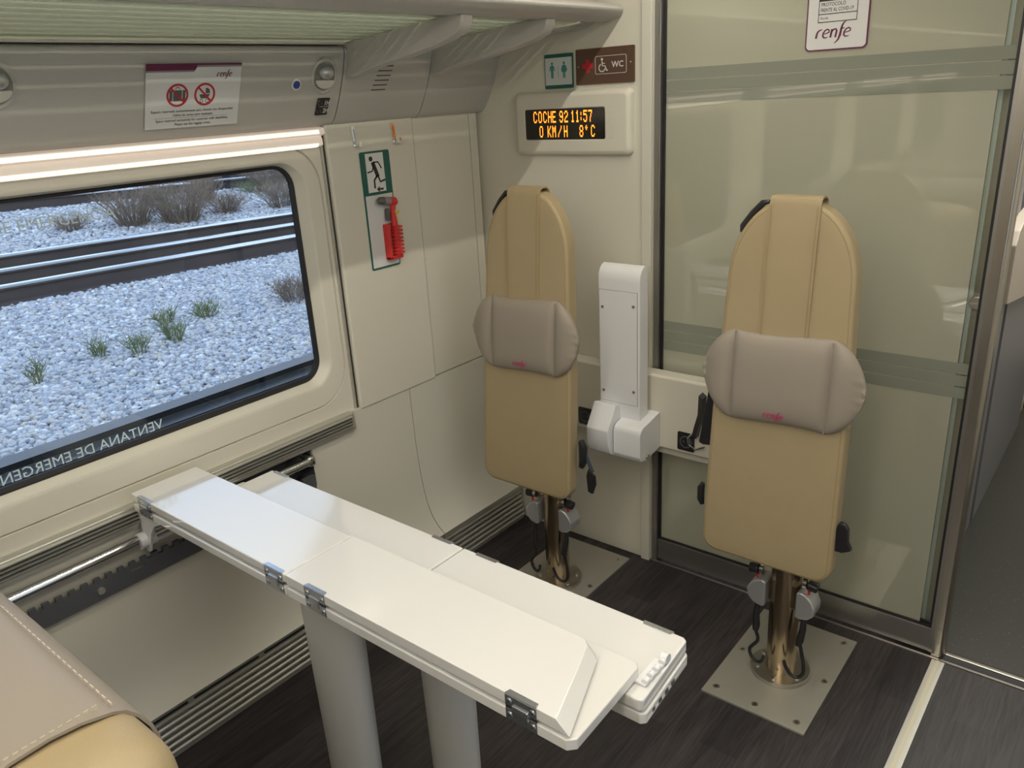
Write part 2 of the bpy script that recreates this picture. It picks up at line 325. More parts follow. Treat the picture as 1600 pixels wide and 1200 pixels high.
def RENFE(m, F, x, y, h, w=0.15, d=0.0004):     # the italic operator wordmark drawn as strokes, x-height h
    def S(pts, ww):
        m.stroke(F, [(x + (px + 0.18 * py) * h, y + py * h) for px, py in pts], [q * h for q in ww] if isinstance(ww, list) else ww * h, d)
    def e(ox): S([(ox + .12, .46), (ox + .45, .52), (ox + .72, .64), (ox + .66, .86), (ox + .42, .97), (ox + .16, .84), (ox + .02, .55), (ox + .04, .22), (ox + .22, .03), (ox + .48, .02), (ox + .70, .10)], [w * .6, w * .7, w, w, w, w, w * 1.2, w * 1.3, w, w * .8, w * .3])
    S([(0, 0), (0, .5), (.06, .75), (.25, .92), (.55, .98)], [w * 1.5, w * 1.4, w * 1.2, w, w * .5]); e(.75)
    S([(1.75, 0), (1.75, .95)], w * 1.4); S([(1.78, .68), (1.95, .90), (2.20, .95), (2.35, .75), (2.35, 0)], [w, w, w * 1.1, w * 1.3, w * 1.4])
    S([(3.25, 1.72), (3.02, 1.62), (2.88, 1.30), (2.86, .8), (2.86, .2), (2.76, -.28), (2.52, -.58), (2.34, -.66)], [w * .4, w, w * 1.3, w * 1.5, w * 1.6, w * 1.2, w * .7, w * .25]); S([(2.72, .92), (3.22, .98)], w * .7)
    e(3.28)
    return 4.1 * h

# ================================================================ SETTING
XW = -1.91; YB = 2.19
Y0, PITCH, NMOD = 1.505, 1.75, 4        # right end of the first window bay, bay pitch, number of bays
YBACK = Y0 - PITCH * NMOD
struct(mb(FLOORM).box((-2.0, YBACK, -0.05), (1.0, 2.222, 0.0)).build('floor'), 'dark wood-plank vinyl floor of the carriage', 'floor')
struct(mb(VFLOOR).box((-2.0, 2.245, -0.05), (1.0, 5.2, 0.0)).build('floor'), 'dark speckled floor of the vestibule beyond the glass door', 'floor')
struct(mb(CEIL).box((-2.0, YBACK, 2.15), (1.0, 5.2, 2.2)).build('ceiling'), 'pale carriage ceiling', 'ceiling')
struct(mb(CREAM).box((-2.0, YBACK - 0.05, 0), (1.0, YBACK, 2.15)).build('wall_back'), 'cream end wall behind the seats', 'wall')
struct(mb(CREAM).box((-2.0, 5.2, 0), (1.0, 5.25, 2.15)).build('wall_far'), 'far wall of the vestibule', 'wall')

low_prof = [(-1.800, 0.150), (-1.815, 0.160), (-1.835, 0.178), (-1.855, 0.205), (-1.872, 0.245), (-1.885, 0.30), (-1.895, 0.38), (-1.902, 0.48), (-1.905, 0.60), (-1.905, 0.690)]
def low_shape(z): return np.interp(z, [p[1] for p in low_prof], [p[0] for p in low_prof])
# lower wall: below the window bays, with a recess for the table rail
REC = (-5.4, 1.30, 0.505, 0.640)        # recess y0, y1, z0, z1
def lower(y0, y1, z0, z1, name, lab, back=-1.96):
    zs = sorted(set([z0, z1] + [p[1] for p in low_prof if z0 < p[1] < z1]))
    pr = [(float(low_shape(z)), z) for z in zs] + [(back, z1), (back, z0)]
    return struct(mb(CREAM2).sweep(pr, y0, y1).build(name, smooth=30), lab, 'wall panel')
lower(YBACK, 1.726, 0.150, REC[2], 'wall_left', 'long cream lower wall panel curving out below the table rail')
lower(YBACK, REC[0], REC[2], 0.692, 'wall_left', 'short lower wall piece behind the rear seats')
lower(REC[1], 1.726, REC[2], 0.692, 'wall_left', 'cream wall patch right of the dark grab-rail recess, above the curved panel')
lower(REC[0], REC[1], REC[3], 0.692, 'wall_left', 'narrow wall strip between rail recess and slatted ledge vent')
lower(1.729, 2.20, 0.150, 0.688, 'wall_left', 'lower wall panel behind the left perch seat, curving out to the floor vent')
# recess liner: the shade inside is put into its dark grey colour
r = mb(DARKG); y0, y1, z0, z1 = REC
r.box((-1.965, y0, z0), (-1.96, y1, z1)); r.build('wall_left').__setitem__('kind', 'structure')
r = mb(DARKG).rings([[(-1.904, y1 - 0.10, z0 - 0.002), (-1.904, y1 - 0.03, z0 + 0.004), (-1.904, y1 + 0.0, z0 + 0.035), (-1.904, y1 + 0.002, z1 - 0.02), (-1.904, y1 - 0.02, z1 + 0.002)],
    [(-1.96, y1 - 0.10, z0 - 0.002), (-1.96, y1 - 0.04, z0 + 0.004), (-1.96, y1 - 0.012, z0 + 0.035), (-1.96, y1 - 0.012, z1 - 0.02), (-1.96, y1 - 0.03, z1 + 0.002)]])
struct(r.build('wall_left'), 'rounded end of the grab-rail recess, coloured dark for the shade inside', 'wall panel')
# pale strip behind the rod: the recess's lit left part, put into colour
struct(mb(CREAM2).sweep([(-1.955, 0.520), (-1.912, 0.525), (-1.908, 0.60), (-1.908, 0.640), (-1.955, 0.640)], REC[0] + .05, 0.90).build('wall_left'), 'pale strip above the steel rod, coloured as the lit part of the recess', 'wall panel')

# toothed rail plate and rod
t = thing('table_rail', 'polished steel rod and dark notched rail running along the wall under the window', 'rail', (-1.89, -1.0, 0.49))
F = Fr((-1.888, 0, 0), (0, 1, 0), (0, 0, 1))
pts = [(-5.2, 0.492)]; pts += [(1.26, 0.492), (1.285, 0.505), (1.285, 0.552)]
y = 1.24
while y > -0.6:
    pts += [(y, 0.552), (y, 0.541), (y - 0.014, 0.541), (y - 0.014, 0.552)]; y -= 0.030
pts += [(-5.2, 0.552)]
p = mb(DARKG).poly(F, pts, -0.006, 0.004); p.build('notched_plate', t)
for yy in (0.62, 1.1): mb(ALU).cyl((-1.886, yy, 0.518), (-1.878, yy, 0.518), 0.009, 12).build('bolt', t)
mb(CHROME).box((-1.885, 0.70, 0.528), (-1.8835, 0.74, 0.533)).build('slot_plate', t)
mb(CHROME).cyl((-1.885, -5.2, 0.592), (-1.885, 1.275, 0.602), 0.0135, 20).build('rod', t)
mb(CHROME).box((-1.93, 1.262, 0.585), (-1.872, 1.292, 0.62), 0.01, 3).build('rod_end_bracket', t)

# ledge vents (slatted aluminium) under the windows
def vent(y0, y1, label):
    t = thing('ledge_vent', label, 'vent', (-1.90, (y0 + y1) / 2, 0.62), 'slatted vents on the window ledge')
    pr = [(-1.925, 0.692), (-1.900, 0.694), (-1.893, 0.690), (-1.888, 0.640), (-1.893, 0.632), (-1.925, 0.632)]
    mb(ALU).sweep(pr, y0, y1, bevel=0.002).build('vent_frame', t)
    for k in range(4):
        z = 0.684 - k * 0.0095
        mb(ALU).sweep([(-1.893, z), (-1.884 + k * .0012, z - 0.0012), (-1.884 + k * .0012, z - 0.0042), (-1.893, z - 0.005)], y0 + 0.006, y1 - 0.012).build('slat', t)
        mb(BLACK).box((-1.894, y0 + 0.006, z - 0.0095), (-1.8885, y1 - 0.012, z - 0.005)).build('slot', t)
    return t
vent(0.15, 1.470, 'slatted aluminium ledge vent under the window, behind the table')

# window bays
def bay(k, sgn=1, xo=0.0):
    yr = Y0 - PITCH * k
    def X(x): return x if sgn > 0 else -0.93 - x
    # surround
    D = yr - 1.505
    def L(a, b, c, d, rad, x): return rr(a + D, b + D, c, d, rad, X(x))
    w = mb(CREAM); y_l = D - 0.225
    w.rings([L(-0.243, 1.503, 0.690, 1.560, 0.002, -1.918), L(0.030, 1.484, 0.735, 1.515, 0.12, -1.918)])
    w.rings([L(0.030, 1.484, 0.735, 1.515, 0.12, -1.918), L(0.033, 1.481, 0.738, 1.512, 0.118, -1.926), L(0.036, 1.478, 0.741, 1.509, 0.117, -1.918), L(0.075, 1.440, 0.795, 1.478, 0.085, -1.921),
             L(0.085, 1.430, 0.806, 1.470, 0.078, -1.925), L(0.098, 1.412, 0.820, 1.463, 0.065, -1.951)])
    s = w.build('window_%d' % (k + 1 + (0 if sgn > 0 else NMOD)), smooth=40)
    struct(s, ('cream moulded surround with rounded corners of the window bay beside the table' if k == 0 else 'cream moulded surround of window bay %s behind the camera' % ['', 'second', 'third', 'fourth'][k]) if sgn > 0 else 'window surround across the aisle', 'window')
    mb(BLACK).rings([L(0.098, 1.412, 0.820, 1.463, 0.065, -1.950), L(0.104, 1.407, 0.826, 1.460, 0.060, -1.948), L(0.114, 1.398, 0.836, 1.454, 0.05, -1.951), L(0.115, 1.397, 0.837, 1.453, 0.05, -1.958)]).build('window_gasket', s, smooth=0)
    f = Fr((X(-1.957), 0, 0), (0, 1, 0), (0, 0, 1))
    mb(PANE).poly(f, [(a, b) for _, a, b in L(0.110, 1.402, 0.832, 1.458, 0.055, 0)], -0.004, 0.0).build('window_pane', s)
    o = mb(BLKPL)
    x0, x1 = X(-1.962), X(-2.07)
    o.box((x0, D - .02, .77), (x1, D + 1.56, .838), .0); o.box((X(-2.02), D - .02, .77), (X(-2.08), D + 1.56, .858)); o.box((x0, D - .02, 1.462), (x1, D + 1.56, 1.51)); o.box((x0, D - .04, .83), (x1, D + .0, 1.47)); o.box((x0, D + 1.515, .83), (x1, D + 1.57, 1.47))
    o.build('window_outer_frame', s)
    mb(CHROME).box((X(-2.010), D - .02, .838), (X(-2.018), D + 1.515, .846)).build('window_sill_strip', s)
    # pillar strip: black gap and white edge
    return s
w1 = bay(0)
e = mb(ETCH)
e.text(Fr((-1.9560, 0.895, 0), (0, 1, 0), (0, 0, 1)), 'VENTANA DE EMERGENCIA', 0, 1.390, 0.026, 0.0002, align='RIGHT', sx=0.98)
Fm = Fr((-1.9558, 0.895, 0), (0, -1, 0), (0, 0, 1)); Fm.n = Vector((1, 0, 0))
e.text(Fm, 'VENTANA DE EMERGENCIA', 0, 0.8395, 0.026, 0.0002, align='LEFT', sx=0.98)
o = e.build('window_lettering', w1); o['label'] = 'etched letters on the window glass, normal above and mirrored below'
for k in range(1, NMOD): bay(k)
for k in range(0, NMOD): bay(k, -1)
# outer skin of the side walls above and below the bays (keeps daylight to the windows)
struct(mb(CREAM).box((-2.0, YBACK, 1.56), (-1.925, 5.2, 2.15)).build('wall_left'), 'upper side wall behind the overhead panels', 'wall')
struct(mb(CREAM).box((-2.0, YBACK, 0.0), (-1.965, 2.3, 0.69)).build('wall_left'), 'outer skin of the lower side wall', 'wall')
struct(mb(CREAM).box((-2.0, 1.508, 0.60), (-1.93, 5.2, 1.56)).build('wall_left'), 'side wall core between window and bulkhead', 'wall')
struct(mb(CREAM).box((0.995, YBACK, 0.0), (1.05, 5.2, 0.69)).build('wall_right'), 'lower side wall across the aisle', 'wall')
struct(mb(CREAM).box((0.995, YBACK, 1.56), (1.05, 5.2, 2.15)).build('wall_right'), 'upper side wall across the aisle', 'wall')
struct(mb(CREAM).box((0.99, 1.505, 0.69), (1.05, 5.2, 1.56)).build('wall_right'), 'side wall across the aisle beside the vestibule', 'wall')

# black channel + white edge strip beside the window, then proud panel with exit sign
struct(mb(BLKPL).box((-1.925, 1.500, 0.690), (-1.912, 1.507, 1.560)).build('trim_1'), 'dark vertical channel right of the window', 'trim')
struct(mb(ALU).box((-1.925, 1.4935, 0.690), (-1.909, 1.4995, 1.560), 0.001).build('trim_2'), 'thin grey metal edge strip right of the window', 'trim')
ep = mb(CREAM); ep.box((-1.925, 1.508, 0.684), (-1.900, 1.857, 1.566), 0.008, 3)
struct(ep.build('wall_left'), 'cream wall panel carrying the exit sign and hammer, left of its vertical seam', 'wall panel')
ep = mb(CREAM); ep.box((-1.925, 1.861, 0.692), (-1.908, 2.13, 1.566), 0.0015)
struct(ep.build('wall_left'), 'plain cream wall panel between the seam and the bulkhead corner', 'wall panel')
struct(mb(CREAM).sweep([(-1.925, 0.692), (-1.9085, 0.692), (-1.9085, 1.566), (-1.925, 1.566)], 2.133, 2.17).build('wall_left'), 'narrow corner strip beside the bulkhead', 'wall panel')

# overhead panels
ov = [(-1.925, 1.556), (-1.906, 1.5575), (-1.893, 1.562), (-1.880, 1.573), (-1.862, 1.600), (-1.838, 1.645), (-1.816, 1.695), (-1.803, 1.737), (-1.801, 1.752), (-1.806, 1.760), (-1.830, 1.764), (-1.925, 1.764)]
def ovx(z): return float(np.interp(z, [1.573, 1.600, 1.645, 1.695, 1.737], [-1.880, -1.862, -1.838, -1.816, -1.803]))
def overhead(y0, y1, label):
    t = thing('overhead_panel', label, 'overhead panel', (-1.85, (y0 + y1) / 2, 1.556)); m = mb(GREYP).sweep(ov, y0, y1, bevel=0.0); m.build('panel', t, smooth=50); return t
pa = overhead(-0.243, 1.527, 'long greige overhead panel above the window with luggage notice, lamps and seat number')
pb = overhead(1.531, 1.868, 'greige overhead panel with six dark vent slots')
pc = overhead(1.872, 2.19, 'plain greige overhead panel next to the bulkhead')
for k in range(1, NMOD): overhead(1.527 - PITCH * k - 1.77 + .02, 1.527 - PITCH * k, 'greige overhead panel above the %s window behind the camera' % ['', 'second', 'third', 'fourth'][k])
# slots of the vent panel
FO = Fr((-1.858, 0, 1.605), (0, 1, 0), (0.073, 0, 0.135))       # overhead slanted plane
def ovframe(zc):
    a = Vector((ovx(zc - 0.02), 0, zc - 0.02)); b = Vector((ovx(zc + 0.02), 0, zc + 0.02)); c = (a + b) / 2
    return Fr((ovx(zc), 0, zc), (0, 1, 0), b - a)
for i in range(6):
    z = 1.646 + i * 0.0125; f = ovframe(z); yc = 1.662 + i * 0.0040
    mb(BLACK).fbox(f, yc - 0.030 + 0.01, -0.0013, yc + 0.034, 0.0013, 0.0, 0.0006).build('vent_slot', pb)
# reading lamps, recessed eyeballs
def eyeball(yc, zc, par):
    f = ovframe(zc); L = []
    for q, d, sy in ((0.052, 0.0002, .95), (0.047, 0.003, .95), (0.042, 0.001, .95), (0.036, -0.012, .95)):
        L.append([f.p(yc + q * math.cos(a) * 0.82, q * math.sin(a) * sy, d) for a in [2 * math.pi * i / 32 for i in range(32)]])
    a = mb(GREYP).rings(L).build('lamp_bezel', par)
    mb(TOOLG2).disc(f, yc, 0, .036, -.0115, .0012).build('lamp_recess', par)
    m = mb(SILV); c = f.p(yc + 0.003, 0.010, 0.0); m.sphere(c, 0.0245, (.8, 1.0, .75), 20); m.build('lamp_ball', par)
    m = mb(CREAM2); m.poly(f, [(yc + .031 * math.cos(math.radians(a)), -.008 + .024 * math.sin(math.radians(a))) for a in range(180, 361, 15)], .0, .009, .003); m.build('lamp_cowl', par)
eyeball(1.466, 1.686, pa); eyeball(0.655, 1.686, pa)
f = ovframe(1.668)
mb(WPL).disc(f, 1.376, 0, 0.0145, 0, 0.002).build('button_ring', pa)
o = mb(BLUEB).disc(f, 1.376, 0, 0.0105, 0.002, 0.0035).build('call_button', pa); o['label'] = 'round dark blue call button'

# stickers on the overhead panel: tilted frames
def ptilt(zc, off=0.0012): f = ovframe(zc); f.o = f.o + f.n * off; return f
f = ptilt(1.652, 0.0025)
st = mb(PRWHITE); st.fbox(f, 0.962, -0.075, 1.205, 0.078, 0, 0.0006)
st.m(PURP).poly(f, [(0.962, 0.062), (1.082, 0.062), (1.092, 0.078), (0.962, 0.078)], .0006, .001).fbox(f, 1.09, 0.0735, 1.205, 0.078, .0006, .001)
st.m(PRGREY).poly(f, [(0.962, 0.058), (1.079, 0.058), (1.082, 0.062), (0.962, 0.062)], .0006, .001).fbox(f, 1.086, 0.069, 1.205, 0.0735, .0006, .001)
g = Fr(f.p(0, 0, 0.0006), f.r, f.u)
st.m(PURP); RENFE(st, g, 1.140, 0.046, 0.0095, .2)
st.m(TOOLG); st.fbox(g, 1.020, -0.010, 1.060, 0.016, 0, .0003).ring(g, 1.040, 0.018, .005, .002, .0003, 10, 0, 180)
st.m(PRWHITE).fbox(g, 1.0275, -0.010, 1.029, 0.016, .0003, .0004).fbox(g, 1.051, -0.010, 1.0525, 0.016, .0003, .0004)
st.m(TOOLG); st.poly(g, [(1.096, 0.004), (1.124, 0.004), (1.118, -0.006), (1.100, -0.006)], 0, .0003).poly(g, [(1.112, 0.006), (1.124, 0.006), (1.122, .016), (1.114, .020), (1.112, .018)], 0, .0003).ring(g, 1.102, -.012, .004, .0015, .0003, 12).ring(g, 1.117, -.012, .004, .0015, .0003, 12)
st.m(REDINK)
for cx in (1.040, 1.110): st.ring(g, cx, 0.004, 0.025, 0.005, .0006).stroke(g, [(cx - .0175, .0215), (cx + .0175, -.0135)], .0045, .0006)
st.m(INK)
st.text(g, 'Espacio reservado exclusivamente para clientes con discapacidad.', 1.083, -0.0365, 0.0058, .0002, 'CENTER', sx=0.98, bold=.02).text(g, 'Utilice las zonas para equipajes.', 1.083, -0.0465, 0.0058, .0002, 'CENTER', bold=.02)
st.fbox(g, 0.985, -0.0505, 1.175, -0.0500, 0, .0002)
st.text(g, 'Space reserved exclusively for customer with disabilities.', 1.083, -0.0590, 0.0058, .0002, 'CENTER', bold=.02).text(g, 'Please use the luggage areas.', 1.083, -0.0690, 0.0058, .0002, 'CENTER', bold=.02)
tag(st.build('notice_sticker', smooth=0), 'white notice sticker with red no-luggage and no-pushchair circles above the window', 'sticker')
f = ptilt(1.612, 0.0025); st = mb(INK); st.poly(f, rr2(1.452, 1.494, -0.026, 0.024, 0.003), 0, .0006); g = Fr(f.p(0, 0, .0006), f.r, f.u)
st.m(PRWHITE).fbox(g, 1.462, -0.0015, 1.494, -0.0005, 0, .0002).text(g, '1H', 1.476, 0.003, 0.013, .0002, sx=.85, bold=.03).text(g, '2H', 1.476, -0.019, 0.013, .0002, sx=.85, bold=.03)
st.m(PRGREY).ring(g, 1.458, .016, .003, .0012, .0002, 10)
for zz in (.006, -.016): st.stroke(g, [(1.456, zz + .006), (1.456, zz), (1.460, zz), (1.460, zz - .004)], .0012, .0002).stroke(g, [(1.467, zz + .006), (1.468, zz), (1.472, zz - .002)], .0012, .0002)
tag(st.build('seat_number_sticker', smooth=0), 'small black sticker with white seat numbers 1H and 2H on the overhead panel', 'sticker')

# lamp bar above each window
def lampbar(yr, label):
    t = thing('window_light_bar', label, 'light', (-1.89, yr - 0.7, 1.49), 'lights above the windows')
    y0, y1 = yr - 1.40, yr - 0.012
    mb(LAMPB).sweep([(-1.925, 1.556), (-1.895, 1.556), (-1.885, 1.552), (-1.882, 1.538), (-1.895, 1.533), (-1.925, 1.535)], y0, y1).build('upper_housing', t)
    mb(LAMPM).sweep([(-1.893, 1.5515), (-1.8835, 1.549), (-1.8815, 1.5385), (-1.890, 1.537)], y0, y1 - 0.02).build('upper_diffuser', t)
    mb(LAMPB).sweep([(-1.925, 1.534), (-1.898, 1.532), (-1.893, 1.523), (-1.893, 1.508), (-1.903, 1.503), (-1.925, 1.506)], y0, y1 - 0.004).build('lower_housing', t)
    mb(LAMPM).sweep([(-1.8945, 1.5135), (-1.8915, 1.512), (-1.8925, 1.5055), (-1.903, 1.5015), (-1.904, 1.504)], y0, y1 - 0.02).build('lower_diffuser', t)
lampbar(1.505, 'glowing warm light bar above the window beside the table')
for k in range(1, NMOD): lampbar(1.505 - PITCH * k, 'glowing light bar above the %s window behind the camera' % ['', 'second', 'third', 'fourth'][k])

# luggage rack
t = thing('luggage_rack', 'grey luggage rack with ribbed glass shelf and rounded front lip over the window', 'luggage rack', (-1.6, -1.2, 1.76))
SH = 0.006
mb(SHELF).sweep([(-1.822, 1.775), (-1.400, 1.808), (-1.400, 1.810), (-1.822, 1.777)], YBACK + .1, 2.15, shear=0.0).build('glass_shelf', t)
lip = [(-1.415, 1.812), (-1.412, 1.802), (-1.400, 1.797), (-1.372, 1.799), (-1.345, 1.805), (-1.328, 1.815), (-1.325, 1.827), (-1.337, 1.838), (-1.365, 1.845), (-1.39, 1.851), (-1.41, 1.856), (-1.418, 1.852), (-1.416, 1.84), (-1.41, 1.825)]
mb(RACKM).sweep(lip, YBACK + .1, 2.185, shear=0.0).build('front_lip', t, smooth=60)
mb(CREAM).sweep([(-1.86, 1.763), (-1.796, 1.7635), (-1.792, 1.767), (-1.795, 1.773), (-1.86, 1.773)], YBACK + .1, 1.527).build('back_trim', t)
def arm(yc, label_):
    f = Fr((0, yc, 0), (1, 0, 0), (0, 0, 1))
    pts = [(-1.915, 1.765), (-1.822, 1.680), (-1.800, 1.680), (-1.74, 1.693), (-1.66, 1.707), (-1.58, 1.718), (-1.50, 1.732), (-1.43, 1.747), (-1.392, 1.762), (-1.378, 1.778), (-1.374, 1.800), (-1.40, 1.803), (-1.60, 1.787), (-1.80, 1.771), (-1.86, 1.768)]
    m = mb(RACKM).poly(f, pts, -0.030, 0.012, 0.006, 3); m.build('support_arm', t)
arm(1.55, ''); arm(1.888, '')
for k in range(1, NMOD): arm(1.55 - PITCH * k, '')
m = mb(BLKPL); m.poly(Fr((0, 2.13, 0), (1, 0, 0), (0, 0, 1)), [(-1.805, 1.758), (-1.77, 1.756), (-1.745, 1.766), (-1.748, 1.776), (-1.78, 1.770)], -.01, .03, .002); m.build('end_clip', t)
m = mb(RACKM).sweep([(-1.80, 1.760), (-1.79, 1.762), (-1.62, 1.778), (-1.45, 1.790), (-1.42, 1.800), (-1.60, 1.792), (-1.80, 1.776)], 2.155, 2.188); m.build('end_flange', t)

# floor vent (heater) along the wall
def heater(y0, y1, label):
    t = thing('floor_vent', label, 'vent', (-1.80, (y0 + y1) / 2, 0.0), 'ribbed aluminium vents along the floor')
    mb(ALU).sweep([(-1.90, 0.0), (-1.798, 0.0), (-1.830, 0.118), (-1.805, 0.1495), (-1.90, 0.1495)] if False else [(-1.90, 0.0), (-1.802, 0.0), (-1.816, 0.108), (-1.812, 0.122), (-1.803, 0.130), (-1.803, 0.149), (-1.90, 0.149)], y0, y1).build('vent_body', t)
    for i in range(5):
        z = 0.101 - i * 0.0195; x = -1.813 + (0.101 - z) * 0.12
        mb(ALU).sweep([(x - .004, z + .006), (x + .007, z + .004), (x + .0105, z), (x + .0105, z - .006), (x + .007, z - .009), (x - .004, z - .007)], y0 + .004, y1 - .004).build('rib', t)
        mb(DARKG).sweep([(x - .004, z - .0072), (x + .003, z - .0092), (x + .003, z - .0132), (x - .004, z - .0132)], y0 + .004, y1 - .004).build('groove', t)
    mb(ALU).sweep([(-1.806, .126), (-1.798, .1235), (-1.798, .1195), (-1.806, .118)], y0 + .002, y1 - .002).build('top_rib', t)
    return t
h1 = heater(-1.9, 1.722, 'long ribbed aluminium floor vent below the table with dark slots above it')
h2 = heater(1.728, 2.178, 'short ribbed aluminium floor vent in the corner behind the left perch seat')
y = 1.17; f = Fr((-1.8025, 0, 0), (0, 1, 0), (0, 0, 1))
while y > -1.7:
    mb(BLACK).poly(f, rr2(y - 0.205, y, 0.1325, 0.1405, 0.0039), -.002, .0006).build('air_slot', h1); y -= 0.222

# ================================================================ BULKHEAD
bk = mb(CREAM)
bk.box((-2.0, YB, 0.0), (-1.228, 2.24, 2.15), 0.004)
struct(bk.build('wall_front'), 'cream bulkhead wall left of the glass door', 'wall')
struct(mb(CREAM).box((0.60, YB, 0.0), (1.0, 2.24, 2.15)).build('wall_front'), 'bulkhead right of the doorway', 'wall')
struct(mb(CREAM).box((-1.228, YB, 2.02), (0.60, 2.24, 2.15)).build('wall_front'), 'bulkhead header above the door', 'wall')
struct(mb(CREAM2).box((-1.262, 2.178, 0.0), (-1.228, YB, 2.15), 0.004).build('trim_3'), 'darker cream corner strip beside the door frame', 'trim')

# door_1: frosted glass door with frame
d = struct(thing('door_1', 'frosted glass door in a brushed steel frame with a sliding-door post', 'door', (-0.77, 2.22, 0)), None)
m = mb(FRAME); m.box((-1.226, 2.196, 0.0), (-1.208, 2.245, 2.02), .002); m.build('left_stile', d)
mb(FRAME).box((-1.208, 2.204, 0.008), (-0.300, 2.240, 0.088), .003).build('kick_rail', d)
mb(FRAME).box((-1.208, 2.204, 1.98), (-0.300, 2.240, 2.02), .003).build('top_rail', d)
mb(BLACK).box((-1.208, 2.208, 0.088), (-1.200, 2.236, 1.98)).box((-1.20, 2.208, .088), (-.315, 2.236, .092)).box((-0.3185, 2.204, 0.092), (-0.3125, 2.236, 1.98)).build('glass_gasket', d)
mb(FRAME).box((-0.3125, 2.203, 0.008), (-0.302, 2.240, 1.98), .001).build('right_stile', d)
mb(FROST).box((-1.200, 2.218, 0.092), (-0.347, 2.228, 1.98)).build('glass_pane', d)
mb(CLEARG).box((-0.347, 2.220, 0.092), (-0.3185, 2.226, 1.98)).build('clear_glass_edge', d)
for (z0, z1) in ((1.562, 1.656), (0.800, 0.897)):
    h = (z1 - z0 - 0.006) / 3
    for i in range(3): mb(DGREEN).box((-1.199, 2.2168, z0 + i * (h + .003)), (-0.3195, 2.2176, z0 + i * (h + .003) + h)).build('frosted_band', d)
t = mb(STEEL).cyl((-0.325, 2.2165, 1.060), (-0.325, 2.206, 1.060), 0.0165, 32, bevel=.002); 
fk = Fr((-0.325, 2.2058, 1.060), (1, 0, 0), (0, 0, 1)); t.m(PLATE).stroke(fk, [(-.011, 0), (.009, 0)], .003).stroke(fk, [(.002, .007), (.010, 0), (.002, -.007)], .0025)
t.build('door_knob', d)
# small aluminium post at the closing edge
ps = []
for k in range(13):
    a = math.radians(-90 + 180 * k / 12); ps.append((0.0 + 0.013 * math.cos(a) - .283, 2.222 + 0.026 * math.sin(a)))
pr = [(-0.302, 2.196)] + ps + [(-0.302, 2.248)]
tb = bmesh.new(); A = [tb.verts.new((x, y, 0)) for x, y in pr]; B = [tb.verts.new((x, y, 2.02)) for x, y in pr]; n = len(pr)
for i in range(n): tb.faces.new((A[i], A[(i + 1) % n], B[(i + 1) % n], B[i]))
tb.faces.new(A[::-1]); tb.faces.new(B); bmesh.ops.recalc_face_normals(tb, faces=tb.faces)
m = MB().m(STEEL); m.add(tb); m.build('rounded_post', d)
struct(mb(STEEL).box((-1.226, 2.186, -0.001), (0.60, 2.194, 0.004)).build('trim_4'), 'thin bright metal threshold strip along the bulkhead foot', 'trim')
struct(mb(BLACK).box((-0.27, 2.196, -0.001), (0.60, 2.222, 0.002)).box((-.27, 2.236, -.001), (.6, 2.246, .002)).m(STEEL).box((-0.27, 2.222, -0.001), (0.60, 2.236, 0.006), .002).build('trim_5'), 'metal door track across the doorway floor', 'trim')
m = mb(ALU).box((-0.296, YBACK + .2, 0.0), (-0.262, 2.184, 0.0035), .001); m.m(mat('cream_inlay', (0.62, 0.58, 0.44), 0.5)).box((-0.284, YBACK + .2, 0.0035), (-0.275, 2.184, 0.0045))
struct(m.build('trim_6'), 'narrow aluminium floor strip with a cream centre line running along the aisle', 'trim')

# vestibule side
struct(mb(VGREY).box((-0.42, 2.26, 0), (-0.362, 3.05, 2.15)).build('wall_left'), 'grey vestibule wall panel just past the door', 'wall')
struct(mb(VGREY).box((-0.42, 3.10, 0), (-0.36, 4.15, 2.15)).build('wall_left'), 'second grey vestibule wall panel', 'wall')
struct(mb(DARKG).box((-0.42, 3.05, 0), (-0.385, 3.10, 2.15)).build('wall_left'), 'dark slot between the grey vestibule panels', 'wall')
struct(mb(CREAM).box((-0.42, 4.2, 0), (-0.375, 4.4, 2.15)).m(BROWN).box((-.42, 4.4, 0), (-.37, 4.55, 2.15)).build('wall_left'), 'cream and dark door jamb at the far end of the vestibule', 'wall')
mk = mb(VBEIGE); mk.poly(Fr((-0.362, 0, 0), (0, 1, 0), (0, 0, 1)), [(2.84, 0.905), (3.6, 0.78), (3.6, 1.20), (3.0, 1.165), (2.88, 1.13), (2.84, 1.09)], 0, 0.03, .004)
tag(mk.build('wall_box'), 'beige angular box on the grey vestibule wall right of the door post', 'box')
struct(mb(LAMB).box((-0.362, 2.258, 0), (-0.341, 2.27, 2.0)).m(VBEIGE).box((-.341, 2.262, 0), (-.318, 2.275, 2.0)).build('trim_7'), 'pale grey stile seen through the clear edge of the door glass', 'trim')
struct(mb(CREAM).box((-1.9, 4.6, 0), (-0.42, 4.65, 2.15)).build('wall_middle'), 'vestibule partition behind the frosted door glass', 'wall')

# shelf band on the bulkhead
m = mb(CREAM); m.box((-1.86, 2.128, 0.487), (-0.86, YB - .001, 0.742), 0.010, 3)
b = m; o = b.build('wall_ledge'); tag(o, 'cream horizontal wall ledge behind the two perch seats crossing the door glass', 'ledge')
mb(CREAM2).box((-1.20, 2.150, 0.458), (-0.87, 2.215, 0.4865), 0.006, 3).build('lower_lip', o)

